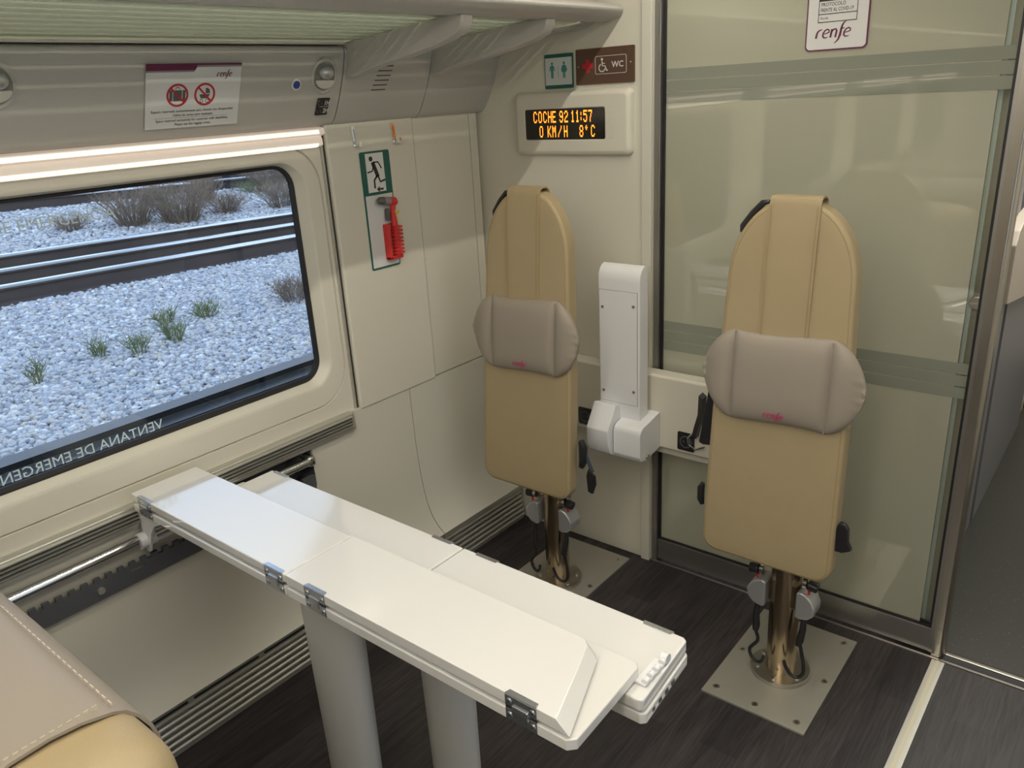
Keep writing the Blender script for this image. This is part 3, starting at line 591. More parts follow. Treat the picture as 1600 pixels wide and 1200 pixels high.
# electrical sockets
def socket(x, z, label):
    t = thing('power_socket', label, 'socket', (x, 2.126, z)); f = Fr((x, 2.128, z), (1, 0, 0), (0, 0, 1))
    mb(BLKPL).poly(f, rr2(-.030, .030, -.032, .032, .006), 0, .003, .001).build('face_plate', t)
    mb(DARKG).ring(f, 0, 0, .019, .004, .0055).disc(f, -.008, 0, .003, .003, .004).disc(f, .008, 0, .003, .003, .004).build('socket_rim', t)
socket(-1.452, 0.538, 'black power socket left of the white console, behind the left perch seat')
socket(-1.066, 0.533, 'black power socket right of the white console with belt clip in front')

# info display
t = thing('information_display', 'cream framed display with amber text COCHE 92 11:57 on the bulkhead', 'display', (-1.515, YB, 1.42))
f = Fr((-1.515, YB, 1.514), (1, 0, 0), (0, 0, 1))
W, H = 0.223, 0.098
L = []
for (q, dd, rad) in ((0, 0.0, .018), (0.001, 0.012, .018), (0.006, 0.019, .016), (0.014, 0.0225, .014), (0.017, 0.0228, .012)):
    L.append([f.p(x, y, dd) for x, y in rr2(-W + q, W - q, -H + q, H - q, rad)])
sx0, sx1, sz0, sz1 = -0.176, 0.132, -0.048, 0.046
L.append([f.p(x, y, .0228) for x, y in rr2(sx0 - .003, sx1 + .003, sz0 - .003, sz1 + .003, .007)]); L.append([f.p(x, y, .0205) for x, y in rr2(sx0, sx1, sz0, sz1, .006)])
mb(CREAM).rings(L).build('display_frame', t)
mb(SCREEN).poly(f, rr2(sx0, sx1, sz0, sz1, .006), .015, .0212).build('display_screen', t)
m = mb(CREAM2)
for i in range(12):
    for j in range(3): m.disc(f, 0.146 + j * .007 + (i % 2) * .0035, -0.045 + i * 0.0082, .0017, .0225, .0240, 8).disc(f, -0.205 + j * .007 + (i % 2) * .0035, -0.045 + i * 0.0082, .0017, .0225, .0240, 8)
m.build('speaker_dots', t); tag(bpy.data.objects[list(ORG)[-1]], kind='stuff')
GL = {'C': ["01110", "10001", "10000", "10000", "10000", "10001", "01110"], 'O': ["01110", "10001", "10001", "10001", "10001", "10001", "01110"], 'H': ["10001", "10001", "10001", "11111", "10001", "10001", "10001"],
      'E': ["11111", "10000", "10000", "11110", "10000", "10000", "11111"], '9': ["01110", "10001", "10001", "01111", "00001", "10001", "01110"], '2': ["01110", "10001", "00001", "00110", "01000", "10000", "11111"],
      '1': ["00100", "01100", "00100", "00100", "00100", "00100", "01110"], ':': ["000", "010", "010", "000", "010", "010", "000"], '5': ["11111", "10000", "11110", "00001", "00001", "10001", "01110"], '7': ["11111", "00001", "00010", "00010", "00100", "00100", "00100"],
      '0': ["01110", "10001", "10001", "10001", "10001", "10001", "01110"], 'K': ["10001", "10010", "10100", "11000", "10100", "10010", "10001"], 'M': ["10001", "11011", "10101", "10101", "10001", "10001", "10001"], '/': ["00001", "00001", "00010", "00100", "01000", "10000", "10000"],
      '8': ["01110", "10001", "10001", "01110", "10001", "10001", "01110"], 'o': ["010", "101", "010", "000", "000", "000", "000"]}
W_ = sx1 - sx0; H_ = sz1 - sz0
def led(m, ch, fx, fy):       # fx, fy: left/top of the glyph as fractions of the screen
    gx = sx0 + fx * W_; gy = sz1 - fy * H_; px = W_ * 0.0090; py = H_ * 0.0535
    for r_, row in enumerate(GL[ch]):
        for c_, v in enumerate(row):
            if v == '1': m.poly(f, [(gx + c_ * px + px * .0, gy - r_ * py - py * .98), (gx + c_ * px + px * .86, gy - r_ * py - py * .98), (gx + c_ * px + px * .86, gy - r_ * py - py * .02), (gx + c_ * px, gy - r_ * py - py * .02)], .0212, .0218)
m = mb(LEDM)
for ch, fx in zip('COCHE', (.112, .176, .240, .302, .357)): led(m, ch, fx, .07)
for ch, fx in (('9', .448), ('2', .510), ('1', .592), ('1', .650), (':', .703), ('5', .745), ('7', .805)): led(m, ch, fx, .07)
for ch, fx in (('0', .185), ('K', .290), ('M', .352), ('/', .425), ('H', .500), ('8', .695), ('o', .765), ('C', .835)): led(m, ch, fx, .545)
o = m.build('amber_text', t, smooth=0); o['label'] = 'amber dot-matrix text COCHE 92 11:57, 0 KM/H 8 °C'

# signs
f = Fr((-1.562, YB, 1.671), (1, 0, 0), (0, 0, 1))
m = mb(GREENI); m.poly(f, rr2(-.054, .054, -.051, .051, .003), 0, .006, .0008); m.m(SIGNW).fbox(f, -.051, -.040, .051, .040, .006, .0065)
g = Fr(f.p(0, 0, .0065), f.r, f.u); m.m(TEALI)
for cx, wo in ((-.024, 0), (.022, 1)):
    m.disc(g, cx, .0235, .0042, 0, .0004, 14)
    if wo: m.poly(g, [(cx - .005, .018), (cx + .005, .018), (cx + .010, -.003), (cx - .010, -.003)], 0, .0004)
    else: m.poly(g, [(cx - .0055, .018), (cx + .0055, .018), (cx + .0045, -.003), (cx - .0045, -.003)], 0, .0004)
    for s_ in (-1, 1): m.stroke(g, [(cx + s_ * .0055, .016), (cx + s_ * .0105, .002)], .003).stroke(g, [(cx + s_ * .0025, -.002), (cx + s_ * .0025, -.020)], .004)
m.fbox(g, -.0015, -.018, -.0003, .016, 0, .0004)
tag(m.build('toilet_sign', smooth=0), 'small pale toilet sign with green bands and two teal figures left of the brown sign', 'sign')
f = Fr((-1.392, YB, 1.6785), (1, 0, 0), (0, 0, 1))
m = mb(BROWN); m.poly(f, rr2(-.104, .104, -.052, .050, .004), 0, .006, .0008); g = Fr(f.p(0, 0, .006), f.r, f.u)
m.m(REDINK).poly(g, [(-.079, -.006), (-.067, -.006), (-.067, -.018), (-.053, -.018), (-.053, -.006), (-.041, -.006), (-.041, .008), (-.053, .008), (-.053, .020), (-.067, .020), (-.067, .008), (-.079, .008)], 0, .0004)
m.m(SIGNW).disc(g, -.094, 0, .002, 0, .001, 10).disc(g, .092, .004, .002, 0, .001, 10)
m.m(PRWHITE); ou = rr2(-.032, .077, -.024, .026, .005); m.stroke(g, ou + [ou[0]], .0012, .0004)
m.text(g, 'WC', .026, -.007, .0165, .0003, sx=1.0, bold=.02)
m.disc(g, -.008, .017, .0038, 0, .0004, 12).stroke(g, [(-.008, .012), (-.007, -.001), (.003, -.002), (.008, -.015), (.012, -.014)], .0032).stroke(g, [(-.008, .006), (.002, .005)], .0022).ring(g, -.0085, -.007, .0105, .0028, .0004, 22, 110, 350)
tag(m.build('accessible_toilet_sign', smooth=0), 'brown sign with red cross, white wheelchair symbol and WC on the bulkhead', 'sign')

# protocol notice on the glass
f = Fr((-0.722, 2.2175, 1.745), (1, 0, 0), (0, 0, 1))
m = mb(PURP); m.poly(f, rr2(-.077, .077, -.072, .15, .012), 0, .003); m.m(PRWHITE).poly(f, rr2(-.0735, .0735, -.0685, .1465, .010), .003, .0034)
g = Fr(f.p(0, 0, .0034), f.r, f.u)
ou = [(-.047, -.005), (.047, -.005), (.047, .13), (-.047, .13)]; m.m(INK).stroke(g, ou + [ou[0], ou[1]], .002, .0003).fbox(g, -.047, .043, .047, .13, 0, .0003).fbox(g, -.047, .0125, .047, .0145, 0, .0003)
m.text(g, 'PROTOCOLO', -.042, .0315, .0085, .0002, sx=.80, bold=.015).text(g, 'FRENTE AL COVID-19', -.043, .0188, .0085, .0002, sx=.69, bold=.015).text(g, 'Renfe', -.042, .0015, .006, .0002)
m.m(PRWHITE).text(g, 'ADHERIDO', 0, .052, .012, .0002, align='CENTER') if False else None
m.m(PURP); RENFE(m, g, -.050, -.042, .0205, .17)
tag(m.build('protocol_notice', smooth=0), 'white notice with aubergine border reading PROTOCOLO FRENTE AL COVID-19 on the door glass', 'notice')

# exit sign with emergency hammer
f = Fr((-1.900, 0, 0), (0, 1, 0), (0, 0, 1))
m = mb(GREENI); m.poly(f, rr2(1.621, 1.740, 1.116, 1.474, .006), 0, .003, .0006)
m.m(PRWHITE).fbox(f, 1.641, 1.353, 1.713, 1.468, .003, .0034).fbox(f, 1.626, 1.122, 1.7355, 1.344, .003, .0034)
g = Fr(f.p(0, 0, .0034), f.r, f.u); m.m(INK)
m.disc(g, 1.662, 1.452, .0075, 0, .0004, 16)
m.stroke(g, [(1.668, 1.442), (1.684, 1.398)], .014).stroke(g, [(1.668, 1.441), (1.690, 1.441), (1.702, 1.421)], .0045).stroke(g, [(1.671, 1.436), (1.664, 1.416), (1.644, 1.413)], .0045).stroke(g, [(1.684, 1.402), (1.692, 1.382), (1.712, 1.386)], .0065).stroke(g, [(1.682, 1.402), (1.668, 1.388), (1.668, 1.364)], .0065)
m.stroke(g, [(1.702, 1.360), (1.684, 1.360)], .006).poly(g, [(1.686, 1.351), (1.686, 1.369), (1.674, 1.360)], 0, .0004)
tag(m.build('emergency_exit_sign', smooth=0), 'tall green framed exit sign with black running figure behind the red hammer', 'sign')
t = thing('emergency_hammer', 'red emergency hammer with dark head and toothed guard on the exit sign panel', 'hammer', (-1.893, 1.70, 1.14))
X0 = -1.893
def P3(y, z, d=0.0): return (X0 + d, y, z)
m = mb(RED); m.fbox(Fr((X0 - .003, 0, 0), (0, 1, 0), (0, 0, 1)), 1.680, 1.140, 1.737, 1.252, 0, .006, .002)
m.fbox(Fr((X0, 0, 0), (0, 1, 0), (0, 0, 1)), 1.680, 1.140, 1.693, 1.252, 0, .020, .004).fbox(Fr((X0, 0, 0), (0, 1, 0), (0, 0, 1)), 1.680, 1.140, 1.737, 1.153, 0, .020, .004)
m.build('red_guard', t)
m = mb(RED); m.tube([P3(1.716, 1.15, .014), P3(1.715, 1.24, .015), P3(1.712, 1.285, .016), P3(1.716, 1.318, .016)], [.012, .011, .008, .010], 14).tube([P3(1.700, 1.322, .017), P3(1.722, 1.318, .016), P3(1.730, 1.314, .016)], [.013, .014, .008], 14)
for i in range(8): m.fbox(Fr((X0, 0, 0), (0, 1, 0), (0, 0, 1)), 1.699, 1.156 + i * .0115, 1.735, 1.163 + i * .0115, .012, .029, .001)
m.build('hammer_handle', t)
mb(SILV).fbox(Fr((X0, 0, 0), (0, 1, 0), (0, 0, 1)), 1.694, 1.154, 1.699, 1.250, .005, .012).build('grey_inner_strip', t)
mb(TOOLG).tube([P3(1.655, 1.329, .017), P3(1.662, 1.328, .017), P3(1.676, 1.326, .017)], [.006, .0115, .0125], 14).build('hammer_head', t)
mb(PRGREY).tube([P3(1.676, 1.3262, .017), P3(1.701, 1.322, .017)], .0128, 14).build('metal_sleeve', t)
mb(TOOLG).fbox(Fr((X0, 0, 0), (0, 1, 0), (0, 0, 1)), 1.690, 1.262, 1.704, 1.300, 0, .016, .005).build('grey_clip', t)
mb(YEL).stroke(Fr((X0 + .024, 0, 0), (0, 1, 0), (0, 0, 1)), [(1.712, 1.290), (1.722, 1.284), (1.730, 1.288)], [.004, .009, .004], .003).stroke(Fr((X0 + .024, 0, 0), (0, 1, 0), (0, 0, 1)), [(1.716, 1.276), (1.724, 1.256)], .002, .002).build('yellow_seal', t)

# coat hooks
def hook(y, label, orange):
    t = thing('coat_hook', label, 'hook', (-1.90, y, 1.495)); f = Fr((-1.8995, y, 1.52), (0, 1, 0), (0, 0, 1))
    mb(CHROME).poly(f, [(-.008, .030), (.006, .030), (.010, -.028), (-.004, -.030)], 0, .004, .001).build('hook_plate', t)
    (mb(ORANGE) if orange else mb(SILV)).poly(f, [(-.002, .022), (.002, .022), (.005, -.018), (.001, -.018)], .004, .0048).build('inlay', t)
    mb(CHROME).fbox(f, -.002, -.030, .016, -.022, .002, .020, .002).fbox(f, .004, -.030, .016, -.014, .018, .021, .001).build('hook_peg', t)
hook(1.608, 'chrome coat hook left above the exit sign', False); hook(1.765, 'chrome coat hook with orange inlay right above the exit sign', True)

# white console on the ledge
t = thing('folding_armrest_console', 'white upright folded armrest box with four screws between the perch seats', 'console', (-1.26, 2.06, 0.48))
f = Fr((0, 2.048, 0), (1, 0, 0), (0, 0, 1))
sf = Fr((-1.337, 0, 0), (0, -1, 0), (0, 0, 1)); sf.n = Vector((1, 0, 0))
pts = [(-2.102, 0.622), (-2.050, 0.602)] + [(-2.050, 0.602)] * 0
yb_, yf_ = 2.100, 2.048
prof = [(yf_, 0.600), (yb_, 0.612), (yb_, 1.092)] + [(yb_ - .0 - (1 - math.cos(math.radians(a))) * .0 - .052 * (1 - math.cos(math.radians(a))) / 1, 1.070 + .030 * math.sin(math.radians(a)) + .0) for a in ()] + [(2.095, 1.100), (2.082, 1.104), (2.070, 1.100), (2.058, 1.090), (2.050, 1.074), (yf_, 1.055)]
tb = bmesh.new(); A = [tb.verts.new((-1.340, y, z)) for y, z in prof]; B = [tb.verts.new((-1.190, y, z)) for y, z in prof]; n = len(prof)
for i in range(n): tb.faces.new((A[i], A[(i + 1) % n], B[(i + 1) % n], B[i]))
tb.faces.new(A[::-1]); tb.faces.new(B); bmesh.ops.recalc_face_normals(tb, faces=tb.faces)
m = MB().m(WPL); m.add(tb, .004, 2, edges=[e for e in tb.edges if len(e.link_faces) == 2 and any(len(q.verts) > 4 for q in e.link_faces)]); m.build('housing', t)
g = Fr((-1.265, 2.0478, 0.84), (1, 0, 0), (0, 0, 1))
mb(PRGREY).fbox(g, -.0715, -.186, .0675, .186, -.002, .0002).build('cover_gap', t)
cp_ = mb(WPL).fbox(g, -.070, -.1845, .066, .1845, 0, .0018, .0006).build('cover_plate', t)
for x in (-.058, .054):
    for z in (-.150, .130): mb(SILV).disc(g, x, z + (0.012 if x > 0 else .0), .0052, .0018, .0032, 14).m(INK).disc(g, x, z + (0.012 if x > 0 else .0), .0022, .0032, .0034, 6).build('screw', cp_)
# bracket: hinged cap and base block
tb = bmesh.new(); prof = [(2.020, .655), (2.075, .640), (2.10, .60), (2.10, .53), (2.085, .50), (2.05, .482), (2.01, .480), (1.985, .497), (1.972, .53), (1.970, .58)]
A = [tb.verts.new((-1.345, y, z)) for y, z in prof]; B = [tb.verts.new((-1.262, y, z)) for y, z in prof]; n = len(prof)
for i in range(n): tb.faces.new((A[i], A[(i + 1) % n], B[(i + 1) % n], B[i]))
tb.faces.new(A[::-1]); tb.faces.new(B); bmesh.ops.recalc_face_normals(tb, faces=tb.faces)
m = MB().m(WPL); m.add(tb, .004); m.build('pivot_cap', t)
tb = bmesh.new(); prof = [(2.020, .600), (2.128, .618), (2.128, .490), (2.045, .478), (2.006, .484), (1.997, .50), (1.997, .575), (2.005, .592)]
A = [tb.verts.new((-1.259, y, z)) for y, z in prof]; B = [tb.verts.new((-1.160, y, z)) for y, z in prof]; n = len(prof)
for i in range(n): tb.faces.new((A[i], A[(i + 1) % n], B[(i + 1) % n], B[i]))
tb.faces.new(A[::-1]); tb.faces.new(B); bmesh.ops.recalc_face_normals(tb, faces=tb.faces)
m = MB().m(WPL); m.add(tb, .004); m.build('base_block', t)
mb(CHROME).cyl((-1.160, 2.035, .495), (-1.150, 2.035, .495), .009, 12).build('bolt', t)
mb(BLACK).disc(Fr((-1.262, 0, 0), (0, 1, 0), (0, 0, 1)), 2.03, .565, .0035, 0, .0006, 10).build('screw_hole', t)

# ================================================================ PERCH SEATS
def perch(cx, px, py, label, plate_dy=0.0):
    t = thing('perch_seat', label, 'perch seat', (px, py, 0)); yf = 1.80; K = 0.08
    def lean(bm_):
        for v in bm_.verts: v.co.y += K * (v.co.z - .45)
    # board outline
    hw = [(0.392, 0.0)]; out = []
    def w_of(z): return float(np.interp(z, [.44, .80, 1.15], [.1775, .173, .1565]))
    right = []
    for k in range(7):
        a = math.radians(-90 + 90 * k / 6); right.append((.1775 - .045 + .045 * math.cos(a), .437 + .045 * math.sin(a)))
    for z in (.55, .68, .80, .92, 1.04, 1.13): right.append((w_of(z), z))
    for k in range(1, 17):
        a = math.radians(90 * k / 16); right.append((.1565 * math.cos(a) ** .88, 1.15 + .197 * math.sin(a) ** 1.02 if k < 16 else 1.347))
    right[-1] = (0, 1.347)
    pts = right + [(-x, z) for x, z in right[::-1][1:]]
    F_ = Fr((cx, yf, 0), (1, 0, 0), (0, 0, 1))
    m = mb(TAN); tb = bmesh.new(); n = len(pts)
    def loop(inset, y):
        zc = .86; res = []
        for i, (x, z) in enumerate(pts):
            a = pts[(i - 1) % n]; b = pts[(i + 1) % n]; dx, dz = b[0] - a[0], b[1] - a[1]; l = math.hypot(dx, dz) or 1
            res.append(tb.verts.new((cx + x - dz / l * inset, y, z + dx / l * inset)))
        return res
    LL = [loop(.012, yf + .046), loop(.0, yf + .040), loop(.0, yf + .010), loop(.003, yf + .004), loop(.0085, yf + .0012), loop(.0105, yf + .0018), loop(.0125, yf + .0006), loop(.03, yf - .0004)]
    for i in range(len(LL) - 1):
        for k in range(n): tb.faces.new((LL[i][k], LL[i][(k + 1) % n], LL[i + 1][(k + 1) % n], LL[i + 1][k]))
    tb.faces.new(LL[0]); tb.faces.new(LL[-1][::-1]); bmesh.ops.recalc_face_normals(tb, faces=tb.faces); lean(tb); m.add(tb)
    pb_ = m.build('padded_board', t, smooth=50)
    # seam piping
    sp = []
    for i, (x, z) in enumerate(pts):
        a = pts[(i - 1) % n]; b = pts[(i + 1) % n]; dx, dz = b[0] - a[0], b[1] - a[1]; l = math.hypot(dx, dz) or 1
        xx, zz = cx + x - dz / l * .011, z + dx / l * .011; sp.append((xx, yf + .0015 + K * (zz - .45), zz))
    mb(TAN2).tube(sp + [sp[0]], .0012, 6, cap=False).build('seam_piping', pb_)
    # pole
    mb(BRONZE).cyl((px, py, 0.018), (px, py, 0.50), .041, 36).build('pole', t)
    mb(BLKPL).box((px - .06, py - .045, .44), (px + .06, py - .001, .62), .006).build('board_bracket', t)
    mb(STEEL).cyl((px, py, .008), (px, py, .021), .083, 48, bevel=.003).build('flange', t); fl_ = bpy.data.objects[list(ORG)[-1]]
    for a in (35, 95, 155, 215, 275, 335):
        q = (px + .064 * math.cos(math.radians(a)), py + .064 * math.sin(math.radians(a))); mb(CHROME).cyl((*q, .021), (*q, .0245), .0065, 12).build('flange_screw', fl_)
    bx0, bx1, by0, by1 = px - .148, px + .142, py - .205 + plate_dy, py + .245 + plate_dy
    bp_ = mb(PLATE).box((bx0, by0, 0), (bx1, by1, .008), .0015).build('base_plate', t)
    for x, y in ((bx0 + .03, by0 + .035), ((bx0 + bx1) / 2, by0 + .03), (bx1 - .03, by0 + .03), (bx1 - .022, (by0 + by1) / 2), (bx0 + .025, (by0 + by1) / 2), (bx1 - .03, by1 - .03), (bx0 + .03, by1 - .03)):
        mb(STEEL).cyl((x, y, .008), (x, y, .0098), .0085, 16).m(INK).cyl((x, y, .0098), (x, y, .0101), .0035, 6).build('plate_screw', bp_)
    # cross bolt for the retractors
    mb(STEEL).cyl((px - .068, py - .006, .355), (px + .068, py - .006, .355), .007, 12).build('cross_bolt', t)
    # black belt handle at the upper left
    def yy(z): return yf + .02 + K * (z - .45)
    m = mb(BLKPL); m.tube([(cx - .134, yy(1.26), 1.262), (cx - .132, yy(1.27), 1.276), (cx - .108, yy(1.30), 1.310), (cx - .085, yy(1.33), 1.334), (cx - .070, yy(1.34), 1.338)], [.005, .008, .008, .008, .005], 10); m.build('belt_guide', t)
    return t
S1 = perch(-1.475, -1.430, 1.900, 'left tan perch seat with rounded board on a steel pole near the side wall')
S2 = perch(-0.672, -0.632, 1.888, 'right tan perch seat on a steel pole in front of the glass door')
# belt parts of each seat
mb(BLKPL).tube([(-1.272, 1.835, .60), (-1.266, 1.835, .58), (-1.266, 1.835, .535), (-1.274, 1.835, .51)], [.010, .014, .014, .009], 12).build('belt_buckle', S1)
mb(SLATE).poly(Fr((0, 1.835, 0), (1, 0, 0), (0, 0, 1)), [(-1.262, .590), (-1.254, .570), (-1.226, .505), (-1.241, .50), (-1.256, .545)], 0, .002).build('belt_strap', S1)
mb(BLKPL).poly(Fr((0, 1.832, 0), (1, 0, 0), (0, 0, 1)), [(-1.243, .515), (-1.218, .497), (-1.216, .468), (-1.228, .432), (-1.245, .436), (-1.250, .49)], 0, .008, .002).build('belt_tongue', S1)
mb(BLKPL).tube([(-.861, 1.825, .575), (-.866, 1.825, .56), (-.866, 1.825, .525), (-.861, 1.825, .51)], [.006, .010, .010, .006], 10).build('belt_buckle', S2)
mb(BLKPL).poly(Fr((0, 1.835, 0), (1, 0, 0), (0, 0, 1)), [(-.500, .545), (-.492, .570), (-.478, .570), (-.468, .555), (-.466, .520), (-.456, .500), (-.478, .488), (-.500, .488)], 0, .018, .004).build('belt_buckle', S2)
mb(BLACK).poly(Fr((0, 1.86, 0), (1, 0, 0), (0, 0, 1)), [(-.868, .84), (-.84, .84), (-.84, .68), (-.880, .675), (-.892, .68)], 0, .002).build('belt_strap', S2)
m = mb(BLACK); m.poly(Fr((0, 0, 0), (1, 0, 0), (0, 0.55, 1)), [(0, 0), (.01, 0), (.01, .01)], 0, .001)
t = thing('belt_clip', 'black strap with silver clip running from the right perch seat to the socket', 'clip', (-1.03, 2.10, 0.51))
mb(BLACK).tube([(-.905, 1.90, .80), (-.95, 1.99, .70), (-1.000, 2.07, .62), (-1.030, 2.118, .565)], [.011] * 4, 4).build('strap', t)
mb(CHROME).tube([(-1.036, 2.112, .575), (-1.052, 2.114, .555), (-1.050, 2.115, .53), (-1.030, 2.116, .518), (-1.010, 2.116, .528), (-.995, 2.116, .535)], .0035, 8).build('silver_clip', t)

def cushion(cx, label):
    yf = 1.797; t = thing('head_cushion', label, 'cushion', (cx, 1.80, .79)); K = .08; z0 = .795; z1 = 1.028; zc = (z0 + z1) / 2; hh0 = (z1 - z0) / 2
    nx, nz = 109, 25; W2 = .2045
    tb = bmesh.new(); G = {}; Bk = {}
    for i in range(nx):
        u = -1 + 2 * i / (nx - 1); x = W2 * math.sin(u * math.pi / 2) if abs(u) > .0 else 0
        ax_ = abs(x); lob = max(0, (ax_ - .120) / (W2 - .120))
        hh = hh0 * (1.0 - 0.035 * math.cos(min(1, ax_ / .12) * math.pi / 2)) if lob == 0 else hh0 * max(0.0, 1 - lob ** 1.7) ** .6
        for j in range(nz):
            v = -1 + 2 * j / (nz - 1); vv = math.sin(v * math.pi / 2); z = zc + vv * hh
            ed = max(0, 1 - abs(vv) ** 4) ** .5
            prof_ = .76 * (max(0, 1 - (ax_ / .12) ** 9)) ** .5 + .22 if lob == 0 else .22 + .70 * math.sin(min(1, lob * 1.15) * math.pi) ** .7 * (1 - lob) ** .3
            wr = .0012 * math.sin(z * 260 + ax_ * 40) * lob
            th = .025 * prof_ * ed + .002 + wr * ed
            zz = z + (0.004 * math.sin(x * 18) if 1 else 0)
            G[i, j] = tb.verts.new((cx + x, yf - th + K * (z - .45), zz)); Bk[i, j] = tb.verts.new((cx + x, yf + .004 + K * (z - .45), zz)) if 0 < i < nx - 1 and 0 < j < nz - 1 else G[i, j]
    for i in range(nx - 1):
        for j in range(nz - 1):
            tb.faces.new((G[i, j], G[i + 1, j], G[i + 1, j + 1], G[i, j + 1]))
            q = [Bk[i, j + 1], Bk[i + 1, j + 1], Bk[i + 1, j], Bk[i, j]]
            if len(set(q)) >= 3:
                try: tb.faces.new(q)
                except ValueError: pass
    bmesh.ops.remove_doubles(tb, verts=tb.verts, dist=1e-6); bmesh.ops.recalc_face_normals(tb, faces=tb.faces)
    m = MB().m(GREIGE); m.add(tb); cc_ = m.build('cushion_cover', t, smooth=60)
    for s_ in (-1, 1):
        mb(GREIGE2).tube([(cx + s_ * .120, yf - .0085 + K * (zc + q * hh0 - .45), zc + q * hh0) for q in (-.98, -.6, 0, .6, .98)], .0016, 6).build('cushion_seam', cc_)
    g = Fr((cx - .026, yf - .0262 + K * (.825 - .45), .825), (1, 0, 0), (0, .08 - .22, 1)); m = mb(MAG); RENFE(m, g, 0, -.006, .0125, .16, .0006)
    o = m.build('embroidered_wordmark', cc_, smooth=0)
    # strap over the top of the board
    sw = .0605; path = [(yf + K * (.98 - .45), .98), (yf - .002 + K * (1.10 - .45), 1.10), (yf - .003 + K * (1.25 - .45), 1.25), (yf + K * (1.335 - .45), 1.335), (yf + .004 + K * .9, 1.349), (yf + .014 + K * .9, 1.3545), (yf + .035 + K * .9, 1.3545), (yf + .050 + K * .9, 1.345), (yf + .056 + K * .9, 1.30), (yf + .056 + K * .8, 1.10)]
    tb = bmesh.new(); A = []; B = []
    for y, z in path: A.append((tb.verts.new((cx - sw - .004, y, z)), tb.verts.new((cx + sw - .004, y, z))))
    for i in range(len(path) - 1): tb.faces.new((A[i][0], A[i][1], A[i + 1][1], A[i + 1][0]))
    bmesh.ops.recalc_face_normals(tb, faces=tb.faces)
    bmesh.ops.solidify(tb, geom=tb.faces[:], thickness=.004)
    m = MB().m(TAN); m.add(tb); ls_ = m.build('leather_strap', t)
    for s_ in (-1, 1):
        mb(TAN2).tube([(cx - .004 + s_ * (sw - .006), y - .0046, z) for y, z in path[:4]], .0008, 5).build('strap_stitching', ls_)
    return t
C1 = cushion(-1.475, 'greige head cushion strapped to the left perch seat'); C2 = cushion(-0.668, 'greige head cushion strapped to the right perch seat')

# wheelchair tie-down retractors hanging on the poles
def smoothp(P, n=5):
    P = [Vector(p) for p in P]; out = []
    for i in range(len(P) - 1):
        p0 = P[max(i - 1, 0)]; p1 = P[i]; p2 = P[i + 1]; p3 = P[min(i + 2, len(P) - 1)]
        for k in range(n):
            u = k / n; out.append(.5 * ((2 * p1) + (p2 - p0) * u + (2 * p0 - 5 * p1 + 4 * p2 - p3) * u * u + (3 * p1 - p0 - 3 * p2 + p3) * u ** 3))
    return out + [P[-1]]
def retractor(px, py, side, label, turn=0.0):
    x = px + side * .060; t = thing('tie_down_retractor', label, 'retractor', (x, py, .30)); s = side
    mb(CHROME).cyl((x - .004, py - .028, .342), (x + .006, py - .028, .342), .016, 18).build('bolt_ring', t)
    mb(BLKPL).cyl((x + s * .008, py - .030, .340), (x + s * .034, py - .030, .336), .0145, 16, bevel=.003).build('knob', t)
    mb(CHROME).box((x - .004, py - .016, .30), (x + .003, py + .004, .352), .001).build('hanger', t)
    f = Fr((x + s * .004, py - .040, 0), (1, 0, 0), (0, 0, 1))
    if s > 0: pts = [(-.022, .235), (-.022, .310), (-.012, .317), (.004, .312), (.020, .296), (.030, .275), (.028, .252), (.012, .236), (-.012, .230)]
    else: pts = [(.022, .235), (.022, .310), (.012, .317), (-.004, .312), (-.022, .296), (-.032, .275), (-.028, .252), (-.012, .236), (.012, .230)]
    hs_ = mb(SILV).poly(f, pts, -.052, .006, .005, 3).build('housing', t)
    f2 = Fr((x + s * .012, py - .03, .322), (1, 0, 0), (0, 0, 1))
    mb(RED).stroke(f2, [(0, -.012), (0, .0), (-.010, .012)], .0055, .004).stroke(f2, [(0, 0), (.012, .008)], .0055, .004).build('red_lever', hs_)
    yk = py - .050
    mb(BLKPL).tube([(x + s * .004, yk + .02, .240), (x + s * .006, yk + .012, .20), (x + s * .002, yk + .006, .165), (x + s * .0, yk, .15)], [.007, .009, .011, .008], 10).build('webbing', t)
    hk = [(x + s * .002, yk, .155), (x - s * .004 + .004, yk, .12), (x - .012, yk - .004, .085), (x - .004, yk - .008, .062), (x + .014, yk - .012, .055), (x + .028, yk - .016, .066), (x + .034, yk - .018, .086)]
    if s > 0: hk = [(x + .006, yk, .155), (x + .012, yk, .13), (x + .020, yk - .004, .10), (x + .022, yk - .008, .072), (x + .010, yk - .012, .056), (x - .008, yk - .016, .060), (x - .022, yk - .018, .080), (x - .028, yk - .02, .10)]
    mb(BLACK).tube(smoothp(hk), .0050, 8).build('hook', t)
retractor(-1.430, 1.900, -1, 'silver tie-down retractor on the left side of the left pole'); retractor(-1.430, 1.900, 1, 'silver tie-down retractor on the right side of the left pole')
retractor(-0.632, 1.888, -1, 'silver tie-down retractor on the left side of the right pole'); retractor(-0.632, 1.888, 1, 'silver tie-down retractor on the right side of the right pole')

